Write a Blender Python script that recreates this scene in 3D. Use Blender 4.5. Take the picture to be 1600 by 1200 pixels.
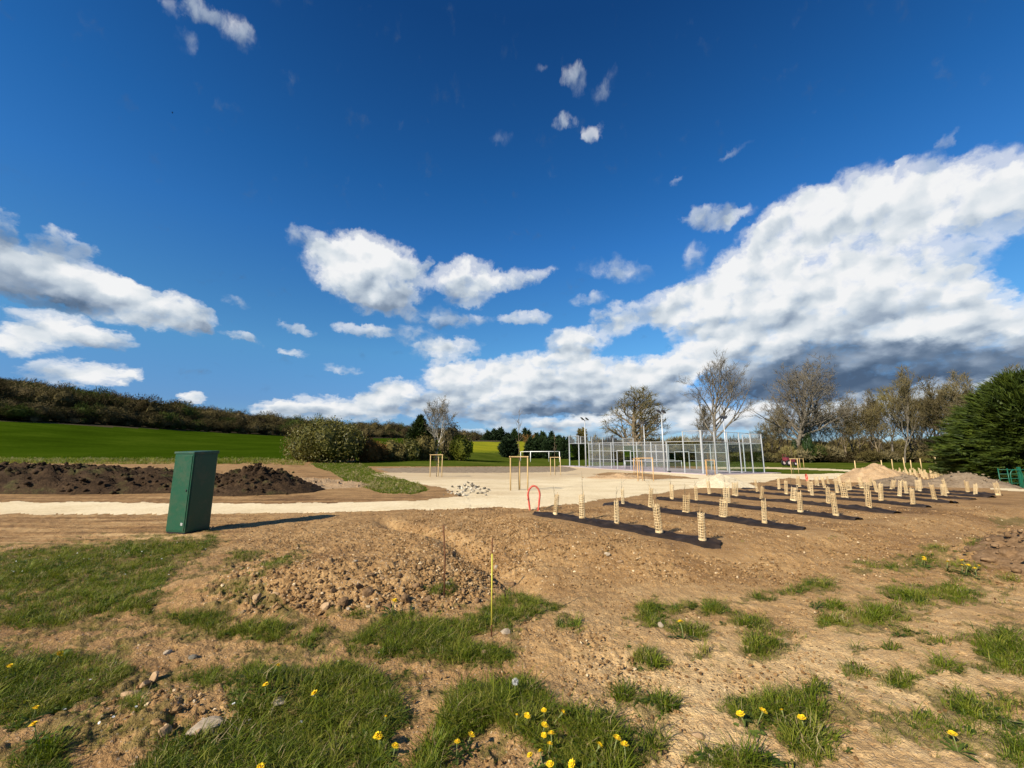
import bpy, bmesh, math, random
import numpy as np
from mathutils import Vector, Matrix, Euler

for _o in list(bpy.data.objects):
    bpy.data.objects.remove(_o, do_unlink=True)
scene = bpy.context.scene
COL = scene.collection
R = math.radians
random.seed(7)
RNG = np.random.default_rng(11)

# ------------------------------------------------------------------ camera
FPX = 640.0                      # focal length in pixels of a 1600 px wide picture
PITCH = math.atan(106.0 / FPX)   # the horizon lies 106 px below the centre
CZ = 1.60
cam_d = bpy.data.cameras.new('camera')
cam_d.sensor_width = 36.0
cam_d.lens = FPX / 1600.0 * 36.0
cam_d.clip_start = 0.05
cam_d.clip_end = 9000.0
cam = bpy.data.objects.new('camera', cam_d)
cam.location = (0, 0, CZ)
cam.rotation_euler = (R(90) + PITCH, 0, 0)
COL.objects.link(cam)
scene.camera = cam

scene.cycles.max_bounces = 5
scene.cycles.use_adaptive_sampling = True
scene.cycles.adaptive_threshold = 0.02
scene.cycles.diffuse_bounces = 1
scene.cycles.glossy_bounces = 2
scene.cycles.transparent_max_bounces = 16

# ------------------------------------------------------------------ light
SUN_AZ = 44.5        # shadows fall this many degrees to the right of straight ahead (+Y)
SUN_EL = 31.0
sd = bpy.data.lights.new('sun', 'SUN')
sd.energy = 5.0
sd.angle = R(0.53)
sd.color = (1.0, 0.90, 0.74)
sun = bpy.data.objects.new('sun', sd)
_dir = Vector((math.sin(R(SUN_AZ)) * math.cos(R(SUN_EL)), math.cos(R(SUN_AZ)) * math.cos(R(SUN_EL)), -math.sin(R(SUN_EL))))
sun.rotation_euler = _dir.to_track_quat('-Z', 'Y').to_euler()
sun.location = (-20, -20, 30)
COL.objects.link(sun)

vs = scene.view_settings
scene.display_settings.display_device = 'sRGB'
vs.view_transform = 'Standard'
vs.look = 'None'
vs.exposure = 0.76
vs.gamma = 1.0
vs.use_curve_mapping = False

def ray(u, v):
    """World direction through pixel (u, v) of the 1600x1200 picture."""
    x = (u - 800.0) / FPX
    y = (600.0 - v) / FPX
    return np.array([x, math.cos(PITCH) - y * math.sin(PITCH), math.sin(PITCH) + y * math.cos(PITCH)])

# ------------------------------------------------------------------ sky
W = bpy.data.worlds.new('World')
scene.world = W
W.use_nodes = True
nt = W.node_tree
for n in list(nt.nodes):
    nt.nodes.remove(n)

def _sock(a):
    return a if isinstance(a, bpy.types.NodeSocket) else None

class G:
    """Small helper to write node graphs as expressions."""
    def __init__(self, nt):
        self.nt = nt
    def new(self, t, **kw):
        n = self.nt.nodes.new(t)
        for k, v in kw.items():
            setattr(n, k, v)
        return n
    def put(self, sock, val):
        if isinstance(val, bpy.types.NodeSocket):
            self.nt.links.new(val, sock)
        elif isinstance(val, (int, float)) and sock.type in ('RGBA',):
            sock.default_value = (val, val, val, 1)
        elif sock.type == 'RGBA' and len(val) == 3:
            sock.default_value = (*val, 1)
        else:
            sock.default_value = val
    def m(self, op, a, b=None, c=None, clamp=False):
        n = self.new('ShaderNodeMath', operation=op, use_clamp=clamp)
        for i, x in enumerate((a, b, c)):
            if x is not None:
                self.put(n.inputs[i], x)
        return n.outputs[0]
    def vm(self, op, a, b=None, scale=None):
        n = self.new('ShaderNodeVectorMath', operation=op)
        self.put(n.inputs[0], a)
        if b is not None:
            self.put(n.inputs[1], b)
        if scale is not None:
            self.put(n.inputs['Scale'], scale)
        return n.outputs['Value'] if op in ('LENGTH', 'DOT_PRODUCT', 'DISTANCE') else n.outputs['Vector']
    def ss(self, x, lo, hi, a=0.0, b=1.0, kind='SMOOTHSTEP'):
        n = self.new('ShaderNodeMapRange', interpolation_type=kind)
        for k, val in (('Value', x), ('From Min', lo), ('From Max', hi), ('To Min', a), ('To Max', b)):
            self.put(n.inputs[k], val)
        return n.outputs['Result']
    def noise(self, vec, scale, detail=4.0, rough=0.5, lac=2.0, dist=0.0, out='Fac', kind='FBM', dims='3D'):
        n = self.new('ShaderNodeTexNoise', noise_dimensions=dims, noise_type=kind)
        if kind == 'FBM':
            n.normalize = True
        if vec is not None:
            self.put(n.inputs['Vector'], vec)
        for k, val in (('Scale', scale), ('Detail', detail), ('Roughness', rough), ('Lacunarity', lac), ('Distortion', dist)):
            self.put(n.inputs[k], val)
        return n.outputs[out]
    def voro(self, vec, scale, feature='F1', smooth=None, out='Distance', detail=0.0, rand=1.0, dims='3D'):
        n = self.new('ShaderNodeTexVoronoi', feature=feature, voronoi_dimensions=dims)
        self.put(n.inputs['Vector'], vec)
        n.inputs['Scale'].default_value = scale
        n.inputs['Detail'].default_value = detail
        n.inputs['Randomness'].default_value = rand
        if smooth is not None:
            n.inputs['Smoothness'].default_value = smooth
        return n.outputs[out]
    def mix(self, fac, a, b, blend='MIX'):
        n = self.new('ShaderNodeMix', data_type='RGBA', blend_type=blend)
        self.put(n.inputs[0], fac)
        self.put(n.inputs[6], a)
        self.put(n.inputs[7], b)
        return n.outputs[2]
    def ramp(self, fac, stops, interp='LINEAR'):
        n = self.new('ShaderNodeValToRGB')
        n.color_ramp.interpolation = interp
        e = n.color_ramp.elements
        while len(e) > 1:
            e.remove(e[-1])
        e[0].position, e[0].color = stops[0][0], (*stops[0][1], 1)
        for p, c in stops[1:]:
            x = e.new(p)
            x.color = (*c, 1)
        self.put(n.inputs[0], fac)
        return n.outputs[0]
    def attr(self, name, out='Fac'):
        n = self.new('ShaderNodeAttribute', attribute_name=name)
        return n.outputs[out]

def lin(r, g, b):
    """sRGB 0-255 to scene linear."""
    f = lambda c: (c / 255.0) / 12.92 if c / 255.0 <= 0.04045 else ((c / 255.0 + 0.055) / 1.055) ** 2.4
    return (f(r), f(g), f(b))

g = G(nt)
sky = g.new('ShaderNodeTexSky', sky_type='NISHITA')
sky.sun_disc = False
sky.sun_elevation = R(SUN_EL)
sky.sun_rotation = R(180.0 + SUN_AZ)
sky.altitude = 120.0
sky.air_density = 1.0
sky.dust_density = 0.4
sky.ozone_density = 2.0

# clouds: a field of soft ellipses over azimuth and elevation, broken up by noise
D = g.new('ShaderNodeTexCoord').outputs['Generated']
D = g.vm('NORMALIZE', D)
sx = g.new('ShaderNodeSeparateXYZ')
g.put(sx.inputs[0], D)
dx, dy, dz = sx.outputs
az = g.m('ARCTAN2', dx, dy)
el = g.m('ARCSINE', dz)
def comb(a, b, c=0.0):
    n = g.new('ShaderNodeCombineXYZ')
    for i, x in enumerate((a, b, c)):
        g.put(n.inputs[i], x)
    return n.outputs[0]
P0 = comb(az, el)
# finer grain towards the horizon, where the clouds are farther away
elp = g.m('MAXIMUM', el, 0.0)
grain = g.m('POWER', g.m('ADD', elp, 0.06), 0.55)
PN = comb(g.m('MULTIPLY', az, 0.90), g.m('MULTIPLY', g.m('POWER', g.m('ADD', elp, 0.02), 0.6), 1.25), 0.0)
wn = g.noise(PN, 8.0, 2.0, 0.5, out='Color', dims='2D')
wv = g.vm('SUBTRACT', wn, (0.5, 0.5, 0.5))
wn2 = g.noise(PN, 30.0, 4.0, 0.6, out='Color', dims='2D')
wv2 = g.vm('SUBTRACT', wn2, (0.5, 0.5, 0.5))
P = g.vm('ADD', P0, g.vm('MULTIPLY', wv, (0.045, 0.022, 0.0)))
P = g.vm('ADD', P, g.vm('MULTIPLY', wv2, (0.05, 0.034, 0.0)))
sp = g.new('ShaderNodeSeparateXYZ')
g.put(sp.inputs[0], P)
PX, PY = sp.outputs[0], sp.outputs[1]
BLOB = 1.03
# (u, v, half width, half height, tilt deg, strength, brightness); pixels of the photograph turned into directions
CLOUDS = [
 # far left bank
 (-60, 405, 150, 62, 0, 1.2, .55), (0, 352, 48, 26, -20, .9, .62), (60, 425, 120, 42, -12, 1.3, .60), (150, 455, 130, 42, -14, 1.5, .86),
 (225, 478, 110, 34, -14, 1.4, .90), (295, 495, 62, 32, -18, 1.1, .76), (60, 462, 140, 22, -8, .9, .45), (310, 512, 40, 12, -15, .7, .62), (110, 388, 58, 26, -4, .9, .72),
 (30, 530, 85, 22, 4, 1.2, .88), (100, 512, 85, 26, -6, 1.3, .95), (165, 528, 55, 20, -8, .9, .72), (120, 580, 90, 24, 0, 1.4, .93), (195, 588, 28, 14, 0, 1.0, .9), (302, 622, 22, 12, 0, 1.2, .97),
 (-150, 520, 120, 50, 0, 1.1, .75), (-260, 420, 160, 60, 0, 1.0, .7), (-300, 590, 200, 40, 0, 1.1, .85),
 # little scraps left of the middle
 (385, 528, 38, 9, -4, .62, .84), (462, 515, 34, 8, -6, .62, .86), (465, 550, 30, 7, 0, .55, .84), (540, 576, 38, 8, -6, .5, .86), (370, 470, 28, 10, -20, .32, .8),
 # the round one in the middle
 (475, 370, 44, 20, 6, .55, .60), (555, 420, 92, 55, -8, 1.5, .98), (590, 402, 70, 40, -4, 1.3, 1.02), (520, 395, 40, 24, 0, .7, .95), (575, 452, 82, 42, -12, 1.1, .80), (595, 474, 66, 20, -10, .8, .52), (632, 440, 42, 44, 0, .9, .80),
 (664, 410, 16, 11, 30, .55, .85), (722, 432, 58, 32, 8, 1.2, .96), (735, 460, 42, 24, 0, .9, .78), (790, 438, 50, 20, 8, .9, .84), (842, 432, 32, 13, 20, .6, .86),
 (675, 497, 60, 20, 0, .42, .46), (572, 518, 50, 12, -4, .85, .88), (655, 528, 62, 17, -6, .42, .72), (735, 503, 50, 13, 4, .45, .74), (700, 545, 66, 18, 8, .80, .86), (820, 497, 42, 14, 0, .85, .92),
 # cumulus bank along the horizon
 (430, 640, 50, 18, 0, 1.4, .95), (500, 638, 70, 22, 0, 1.5, .92), (570, 640, 60, 22, 0, 1.4, .90), (615, 615, 50, 22, 10, 1.5, .98), (650, 630, 90, 24, 0, 1.2, .75),
 (695, 582, 52, 28, 12, 1.6, 1.0), (745, 590, 66, 34, 6, 1.8, 1.0), (820, 578, 66, 32, 6, 1.5, .98), (790, 608, 110, 30, 0, 1.5, .86), (860, 606, 100, 28, 0, 1.5, .84), (760, 636, 120, 22, 0, 1.4, .66),
 (900, 535, 58, 28, 0, 1.3, .94), (890, 562, 55, 20, 0, 1.1, .78), (965, 500, 46, 30, 0, 1.0, .90), (930, 585, 90, 30, 0, 1.6, .90), (1010, 590, 90, 36, 4, 1.7, .94), (1060, 575, 55, 34, 20, 1.5, .97),
 (900, 632, 120, 22, 0, 1.7, .42), (1010, 625, 100, 24, 0, 1.7, .50), (840, 630, 60, 14, 0, 1.0, .50), (930, 657, 120, 13, 4, 1.2, .93), (830, 664, 80, 12, 0, .8, .80), (1050, 650, 90, 20, 0, 1.4, .86), (1100, 655, 60, 26, 0, 1.2, .90),
 (760, 655, 90, 9, 0, .5, .62), (720, 676, 140, 7, 0, .7, .86), (980, 676, 140, 9, 0, .8, .60),
 # wisps between
 (960, 422, 66, 24, -12, .42, .78), (920, 468, 34, 12, 10, .42, .84), (1085, 400, 22, 30, 0, .36, .82), (1112, 340, 52, 24, -8, .72, .76), (1150, 342, 42, 14, 10, .55, .76), (1145, 238, 34, 8, 8, .3, .76),
 (1062, 280, 16, 6, 20, .28, .8), (1410, 255, 30, 10, 20, .45, .82), (1485, 220, 26, 12, 30, .4, .82),
 # scraps high up
 (315, 18, 36, 24, 10, .52, .74), (368, 48, 40, 30, 0, .5, .76), (295, 72, 30, 26, 0, .28, .7), (265, 10, 22, 26, 0, .26, .7), (897, 125, 22, 30, -20, .44, .74), (942, 135, 26, 24, 30, .32, .72), (922, 208, 20, 22, -10, .66, .82), (878, 190, 18, 16, 0, .44, .76), (848, 104, 16, 10, 0, .24, .7), (790, 215, 22, 16, 0, .2, .7),
 # great cloud on the right
 (1050, 480, 66, 36, 0, 1.3, .93), (1110, 470, 95, 52, 18, 1.6, .92), (1180, 420, 90, 62, 30, 1.6, .94), (1240, 360, 85, 60, 34, 1.6, .94), (1290, 330, 110, 52, 16, 1.4, .90), (1380, 330, 140, 66, 18, 1.7, .97), (1480, 310, 150, 62, 14, 1.8, .98), (1600, 310, 150, 66, 8, 1.7, .97), (1760, 330, 180, 80, 0, 1.6, .92),
 (1250, 460, 170, 80, 0, 2.0, .95), (1400, 440, 160, 74, 0, 2.0, .97), (1480, 470, 110, 50, -10, 1.5, .94), (1180, 510, 150, 42, 0, 1.7, .86), (1330, 480, 130, 36, 0, 1.2, .84), (1440, 520, 130, 30, 0, 1.6, .96), (1560, 505, 120, 46, 4, 1.9, .99), (1700, 520, 160, 60, 0, 1.8, .92),
 (1330, 525, 110, 26, 0, 1.2, .62), (1180, 545, 80, 30, 0, 1.3, .88), (1110, 555, 55, 28, 0, 1.3, .95),
 (1270, 575, 170, 40, 4, 2.0, .22), (1420, 570, 190, 34, 6, 2.2, .14), (1560, 560, 170, 32, 4, 2.2, .20), (1180, 590, 80, 50, 0, 1.7, .42), (1700, 570, 160, 46, 0, 2.0, .25), (1320, 605, 140, 26, 6, 1.4, .10), (1540, 580, 120, 18, 6, 1.0, .12),
 (1360, 632, 150, 22, 0, 1.2, .72), (1450, 612, 120, 16, 8, 1.0, .76), (1560, 605, 90, 16, 4, .9, .70), (1250, 650, 120, 24, 0, 1.2, .66), (1420, 655, 160, 22, 0, 1.1, .62), (1180, 650, 70, 24, 0, 1.2, .84), (1650, 620, 140, 50, 0, 1.2, .6), (1820, 480, 160, 120, 0, 1.4, .8),
]
V1 = comb(*[g.m('MULTIPLY', *q) for q in ((PX, PX), (PX, PY), (PY, PY))])
V2 = comb(PX, PY, 1.0)
cov = num = slo = None
for (u, v, hw, hh, tilt, s, br) in CLOUDS:
    if br > .5:
        s = min(s, 1.2)
    d = ray(u, v)
    a0 = math.atan2(d[0], d[1]); e0 = math.asin(d[2] / np.linalg.norm(d))
    dr = ray(u + 4, v); dt = ray(u, v - 4)
    ka = abs(math.atan2(dr[0], dr[1]) - a0) / 4.0
    ke = abs(math.asin(dt[2] / np.linalg.norm(dt)) - e0) / 4.0
    ra, re = hw * ka * BLOB, hh * ke * BLOB
    ct, st = math.cos(R(tilt)), math.sin(R(tilt))
    A = ct * ct / ra ** 2 + st * st / re ** 2
    B = 2 * ct * st * (1 / ra ** 2 - 1 / re ** 2)
    C = st * st / ra ** 2 + ct * ct / re ** 2
    Dl = -2 * A * a0 - B * e0
    E = -2 * C * e0 - B * a0
    F = A * a0 * a0 + B * a0 * e0 + C * e0 * e0
    f = g.m('ADD', g.vm('DOT_PRODUCT', V1, (-A, -B, -C)), g.vm('DOT_PRODUCT', V2, (-Dl, -E, 1.0 - F)), clamp=True)
    cov = g.m('MULTIPLY', f, s) if cov is None else g.m('MULTIPLY_ADD', f, s, cov)
    gr_ = 0.25                                  # every puff is lighter above and greyer below
    num = g.m('MULTIPLY', f, s * (br - gr_ * e0 / re)) if num is None else g.m('MULTIPLY_ADD', f, s * (br - gr_ * e0 / re), num)
    slo = g.m('MULTIPLY', f, s * gr_ / re) if slo is None else g.m('MULTIPLY_ADD', f, s * gr_ / re, slo)
num = g.m('MULTIPLY_ADD', slo, PY, num)
den = cov
# beyond the frame the same broken cumulus goes on all round
side = g.ss(g.m('ABSOLUTE', az), 1.02, 1.35)
gen = g.noise(comb(g.m('MULTIPLY', dx, 1.0), dy, g.m('MULTIPLY', dz, 2.2)), 2.6, 5.0, 0.55)
gen = g.m('MULTIPLY', g.ss(gen, 0.52, 0.75), g.m('MULTIPLY', side, g.ss(el, 1.1, 0.5)))
cov = g.m('MULTIPLY_ADD', gen, 1.6, cov)
num = g.m('MULTIPLY_ADD', gen, 0.85, num)
den = g.m('MAXIMUM', g.m('ADD', den, gen), 0.0005)
bavg = g.m('DIVIDE', num, den)

def puff(vec):
    a = g.noise(vec, 17.0, 7.0, 0.52, 2.1, dims='2D')
    b = g.voro(vec, 19.0, 'SMOOTH_F1', 0.5, dims='2D')
    c = g.voro(vec, 47.0, 'F1', dims='2D')
    return g.m('SUBTRACT', a, g.m('MULTIPLY_ADD', g.m('SUBTRACT', b, 0.4), 0.26, g.m('MULTIPLY', g.m('SUBTRACT', c, 0.4), 0.10)))
PNw = g.vm('ADD', PN, g.vm('MULTIPLY', wv2, (0.022, 0.018, 0.0)))
n1 = puff(PNw)
n2 = puff(g.vm('ADD', PNw, (-0.007, 0.014, 0.0)))
covs = g.m('MINIMUM', cov, 1.25)
wisp = g.noise(PNw, 52.0, 5.0, 0.60, dims='2D')
nn = g.m('MULTIPLY_ADD', g.m('SUBTRACT', wisp, 0.5), 0.60, g.m('SUBTRACT', n1, 0.5))
dens = g.m('MULTIPLY_ADD', nn, 1.20, g.m('SUBTRACT', covs, 0.36))
alpha = g.ss(dens, -0.20, 0.86)
# thin veils and scraps
thin = g.m('MULTIPLY', covs, g.m('MULTIPLY_ADD', nn, 2.2, 0.95))
alpha = g.m('MAXIMUM', alpha, g.m('MULTIPLY', g.ss(thin, 0.03, 0.62), 0.62))
def soft(vec_):
    a_ = g.noise(vec_, 15.0, 2.5, 0.45, dims='2D')
    b_ = g.voro(vec_, 20.0, 'SMOOTH_F1', 0.8, dims='2D')
    return g.m('SUBTRACT', a_, g.m('MULTIPLY', b_, 0.30))
SH = (-0.012, 0.022, 0.0)
s1 = soft(PNw)
s2 = soft(g.vm('ADD', PNw, SH))
relief = g.m('MULTIPLY_ADD', g.m('SUBTRACT', n1, n2), 0.26, g.m('MULTIPLY', g.m('SUBTRACT', s1, s2), 0.85))
low = g.noise(PN, 6.0, 2.0, 0.5, dims='2D')
bright = g.m('ADD', g.m('ADD', g.m('SUBTRACT', bavg, 0.05), relief), g.m('MULTIPLY', g.m('SUBTRACT', low, 0.5), 0.30))
# thin edges take on the light of the sky behind them
bright = g.m('ADD', bright, g.ss(dens, 0.75, 0.05, 0.0, 0.05))
CLG = 0.57
# colour grade over elevation: the phone's deeper, more saturated blue
def cg(r, gg, b):
    c = lin(r, gg, b)
    return tuple(x * CLG for x in c)
ccol = g.ramp(bright, [(0.0, cg(80, 101, 128)), (0.22, cg(108, 128, 153)), (0.45, cg(152, 168, 188)), (0.66, cg(194, 206, 218)), (0.84, cg(224, 231, 237)), (1.0, cg(247, 248, 249))])
bg1 = g.new('ShaderNodeBackground')
bg1.inputs['Strength'].default_value = 0.10
GRADE = g.ramp(g.m('DIVIDE', elp, R(60.0)), [(p_, tuple(q_ * 0.70 for q_ in c_)) for p_, c_ in [(0.0, (.42, .60, .94)), (0.10, (.37, .60, .95)), (0.217, (.42, .84, 1.10)), (0.305, (.34, .81, 1.14)), (0.447, (.23, .75, 1.24)), (0.575, (.155, .65, 1.14)), (0.85, (.088, .42, .83))]])
SKYC = g.mix(1.0, sky.outputs[0], GRADE, 'MULTIPLY')
g.put(bg1.inputs['Color'], SKYC)
bg2 = g.new('ShaderNodeBackground')
g.put(bg2.inputs['Color'], ccol)
bg2.inputs['Strength'].default_value = 1.0
mx = g.new('ShaderNodeMixShader')
g.put(mx.inputs[0], g.m('MULTIPLY', alpha, g.ss(el, -0.01, 0.01)))
nt.links.new(bg1.outputs[0], mx.inputs[1])
nt.links.new(bg2.outputs[0], mx.inputs[2])
wo = g.new('ShaderNodeOutputWorld')
nt.links.new(mx.outputs[0], wo.inputs[0])
W.cycles.sampling_method = 'MANUAL'
W.cycles.sample_map_resolution = 512

# ================================================================== helpers
def _fade(t):
    return t * t * t * (t * (t * 6 - 15) + 10)

def vnoise(x, y, seed=0):
    """2-D gradient noise, vectorised, about -0.7..0.7."""
    x = np.asarray(x, dtype=np.float64); y = np.asarray(y, dtype=np.float64)
    xi = np.floor(x).astype(np.int64); yi = np.floor(y).astype(np.int64)
    xf = x - xi; yf = y - yi
    def grad(ix, iy, fx, fy):
        h = (ix * 374761393 + iy * 668265263 + seed * 974711) & 0x7fffffff
        h = ((h ^ (h >> 13)) * 1274126177) & 0x7fffffff
        h = (h ^ (h >> 16)) & 1023
        a = h * (2 * math.pi / 1024.0)
        return np.cos(a) * fx + np.sin(a) * fy
    u = _fade(xf); v = _fade(yf)
    a = grad(xi, yi, xf, yf); b = grad(xi + 1, yi, xf - 1, yf)
    c = grad(xi, yi + 1, xf, yf - 1); d = grad(xi + 1, yi + 1, xf - 1, yf - 1)
    return (a * (1 - u) + b * u) * (1 - v) + (c * (1 - u) + d * u) * v

def fbm(x, y, oct=4, rough=0.5, seed=0):
    s = 0; amp = 1.0; f = 1.0
    for i in range(oct):
        s = s + amp * vnoise(x * f + 17.3 * i, y * f - 9.1 * i, seed + i)
        amp *= rough; f *= 2.03
    return s

def vec(d):
    return Vector((float(d[0]), float(d[1]), float(d[2])))

def at(u, v, Y):
    """Point seen at pixel (u, v) whose distance ahead is Y metres."""
    d = ray(u, v)
    return np.array([0, 0, CZ]) + d * (Y / d[1])

def to_px(x, y, z):
    """Pixel of a world point (vectorised)."""
    x = np.asarray(x, float); y = np.asarray(y, float); z = np.asarray(z, float) - CZ
    f = y * math.cos(PITCH) + z * math.sin(PITCH)
    up = -y * math.sin(PITCH) + z * math.cos(PITCH)
    f = np.where(f < 0.05, 0.05, f)
    return 800 + FPX * x / f, 600 - FPX * up / f

def sstep(x, a, b):
    t = np.clip((x - a) / (b - a), 0, 1)
    return t * t * (3 - 2 * t)

def in_poly(px, py, poly):
    px = np.asarray(px); py = np.asarray(py)
    inside = np.zeros(px.shape, bool)
    n = len(poly)
    j = n - 1
    for i in range(n):
        xi, yi = poly[i]; xj, yj = poly[j]
        if yi != yj:
            c = ((yi > py) != (yj > py)) & (px < (xj - xi) * (py - yi) / (yj - yi) + xi)
            inside ^= c
        j = i
    return inside

def poly_dist(px, py, poly):
    """Signed distance to a polygon, positive inside."""
    px = np.asarray(px, float); py = np.asarray(py, float)
    dmin = np.full(px.shape, 1e9)
    n = len(poly)
    for i in range(n):
        x0, y0 = poly[i]; x1, y1 = poly[(i + 1) % n]
        dx, dy = x1 - x0, y1 - y0
        t = np.clip(((px - x0) * dx + (py - y0) * dy) / (dx * dx + dy * dy + 1e-9), 0, 1)
        dmin = np.minimum(dmin, np.hypot(px - x0 - t * dx, py - y0 - t * dy))
    return np.where(in_poly(px, py, poly), dmin, -dmin)

# ------------------------------------------------------------------ terrain
def _ctrl():
    P = []
    def pv(u, v, Y):
        p = at(u, v, Y); P.append((p[0], p[1], p[2]))
    for a in range(0, 360, 45):
        for r in (2.5, 8):
            P.append((r * math.sin(R(a)), r * math.cos(R(a)), 0.0))
    for (u, v, Y) in [(811, 766, 18.8), (682, 745, 28), (867, 742, 35.5), (1005, 752, 27), (1097, 741, 38.8), (1191, 738, 45.7), (889, 729, 55.2),
                      (829, 721.5, 85), (790, 715, 110), (870, 716, 115), (510, 722, 48), (680, 718, 60), (590, 721, 52), (450, 719, 48), (0, 722, 42), (240, 722, 44), (-300, 722, 40),
                      (0, 658, 130), (-300, 640, 110), (240, 670, 165), (470, 683, 220), (620, 685, 300), (740, 711, 100), (790, 708, 140), (790, 690, 340), (740, 690, 420), (850, 693, 340)]:
        pv(u, v, Y)
    for (u, v, Y, th) in [(0, 592, 230, 11), (-300, 560, 200, 11), (120, 612, 265, 11), (240, 632, 310, 11), (350, 645, 350, 11), (470, 657, 400, 11), (620, 666, 470, 11), (760, 684, 640, 11)]:
        p = at(u, v, Y); P.append((p[0], p[1], p[2] - th))
    P += [(0, 14, -0.02), (-14, 14, 0.0), (10, 12, 0.0), (16, 16, -0.05), (24, 20, -0.08), (30, 32, -0.35), (24, 30, -0.38), (38, 50, -0.5), (55, 62, -0.5), (30, 85, -0.5), (60, 100, -0.5), (20, 70, -0.5),
          (150, 130, -0.5), (300, 300, 0.0), (150, 420, 2.0), (60, 500, 6.0), (500, 100, 0.0), (900, 900, 4.0), (200, 1100, 12.0), (-400, 1300, 40.0), (-900, 700, 60.0), (-700, 200, 55.0), (-600, -200, 30.0),
          (0, -60, 0.0), (60, -30, 0.0), (-60, -20, 1.0), (0, -400, 0.0), (500, -400, 0.0), (-40, 15, 0.6), (60, 20, -0.1), (1500, -300, 0), (-1500, -600, 30), (0, -1600, 0), (1700, 1500, 5), (-1500, 1700, 60), (0, 2400, 20)]
    return np.array(P)

_C = _ctrl()
def _warp(x, y):
    r = np.sqrt(x * x + y * y) + 1e-6
    k = np.log1p(r / 12.0) / r
    return x * k, y * k
_cx, _cy = _warp(_C[:, 0], _C[:, 1])
def _phi(r2):
    return r2 * np.log(np.maximum(r2, 1e-12)) * 0.5
_n = len(_C)
_A = np.zeros((_n + 3, _n + 3))
_A[:_n, :_n] = _phi((_cx[:, None] - _cx[None]) ** 2 + (_cy[:, None] - _cy[None]) ** 2) + np.eye(_n) * 0.002
_A[:_n, _n:] = np.stack([np.ones(_n), _cx, _cy], 1)
_A[_n:, :_n] = _A[:_n, _n:].T
_wt = np.linalg.solve(_A, np.concatenate([_C[:, 2], np.zeros(3)]))

def base_z(x, y):
    x = np.atleast_1d(np.asarray(x, float)); y = np.atleast_1d(np.asarray(y, float))
    qx, qy = _warp(x.ravel(), y.ravel())
    out = np.empty(qx.shape)
    for s in range(0, len(qx), 40000):
        e = slice(s, s + 40000)
        k = _phi((qx[e, None] - _cx[None]) ** 2 + (qy[e, None] - _cy[None]) ** 2)
        out[e] = k @ _wt[:_n] + _wt[_n] + _wt[_n + 1] * qx[e] + _wt[_n + 2] * qy[e]
    return out.reshape(x.shape)

# rises and hollows of the worked soil: (x, y, radius across, radius along, turn, height)
BUMPS = []
BED = []
FURROW = []
def mounds(x, y):
    z = np.zeros(np.shape(x))
    for (bx, by, rx, ry, a, h) in BUMPS:
        c, s = math.cos(a), math.sin(a)
        dx, dy = x - bx, y - by
        p = (dx * c + dy * s) / rx; q = (-dx * s + dy * c) / ry
        z = z + h * np.exp(-(p * p + q * q) ** 1.25)
    if BED:
        d = poly_dist(x, y, BED)
        z = z + 0.22 * sstep(d + 0.25 * vnoise(x * 0.7, y * 0.7, 5), -0.75, 0.55)
    for (x0, y0, x1, y1, w, dep) in FURROW:
        dx, dy = x1 - x0, y1 - y0
        t = np.clip(((x - x0) * dx + (y - y0) * dy) / (dx * dx + dy * dy), 0, 1)
        d = np.hypot(x - x0 - t * dx, y - y0 - t * dy)
        z = z - dep * np.exp(-(d / w) ** 2) * np.sin(np.pi * np.clip(t * 0.9 + 0.05, 0, 1)) ** 0.5
    return z

def H(x, y):
    x = np.atleast_1d(np.asarray(x, float)); y = np.atleast_1d(np.asarray(y, float))
    return base_z(x, y) + mounds(x, y)

def hz(x, y):
    return float(H(x, y)[0])

def gnd(u, v, far=400.0):
    """Point of the ground seen at pixel (u, v)."""
    d = ray(u, v)
    d = d / d[1]
    Y = np.geomspace(1.2, far, 500)
    z = CZ + d[2] * Y - H(d[0] * Y, Y)
    k = np.argmax(z < 0)
    if z[k] >= 0:
        k = len(Y) - 1
    lo, hi = Y[max(k - 1, 0)], Y[k]
    for _ in range(18):
        m = 0.5 * (lo + hi)
        if CZ + d[2] * m - hz(d[0] * m, m) < 0:
            hi = m
        else:
            lo = m
    return np.array([d[0] * hi, hi, hz(d[0] * hi, hi)])

def flat(u, v):
    """Point of the plane z = 0 seen at pixel (u, v)."""
    d = ray(u, v)
    t = CZ / -d[2]
    return np.array([d[0] * t, d[1] * t])

# left stony mound, furrow, planting bed
def _bump(u, v, rx, ry, a, h):
    p = flat(u, v)
    BUMPS.append((p[0], p[1], rx, ry, a, h))
_bump(530, 908, 1.8, 0.75, 0.22, 0.20)
_bump(610, 922, 1.1, 0.65, 0.4, 0.12)
_bump(420, 925, 1.0, 0.5, 0.2, 0.06)
_bump(690, 845, 1.3, 1.2, 0.0, 0.14)
_bump(330, 1110, 0.7, 0.28, 0.5, 0.07)
_bump(120, 1150, 0.9, 0.3, 0.5, 0.06)
_bump(1620, 880, 1.2, 1.1, 0.4, 0.30)
_bump(870, 1110, 0.45, 0.25, 0.0, 0.05)
_bump(960, 1010, 0.9, 0.5, 0.0, 0.05)
BED += [tuple(flat(u, v)) for (u, v) in [(800, 812), (880, 808), (990, 790), (1090, 775), (1230, 762), (1420, 762), (1640, 772), (1720, 800), (1560, 820), (1380, 850), (1180, 880), (1000, 890), (880, 872), (790, 850)]]
_a = flat(600, 812); _b = flat(700, 850); _c2 = flat(830, 925)
FURROW += [(_a[0], _a[1], _b[0], _b[1], 0.24, 0.19), (_b[0], _b[1], _c2[0], _c2[1], 0.26, 0.18)]

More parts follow.
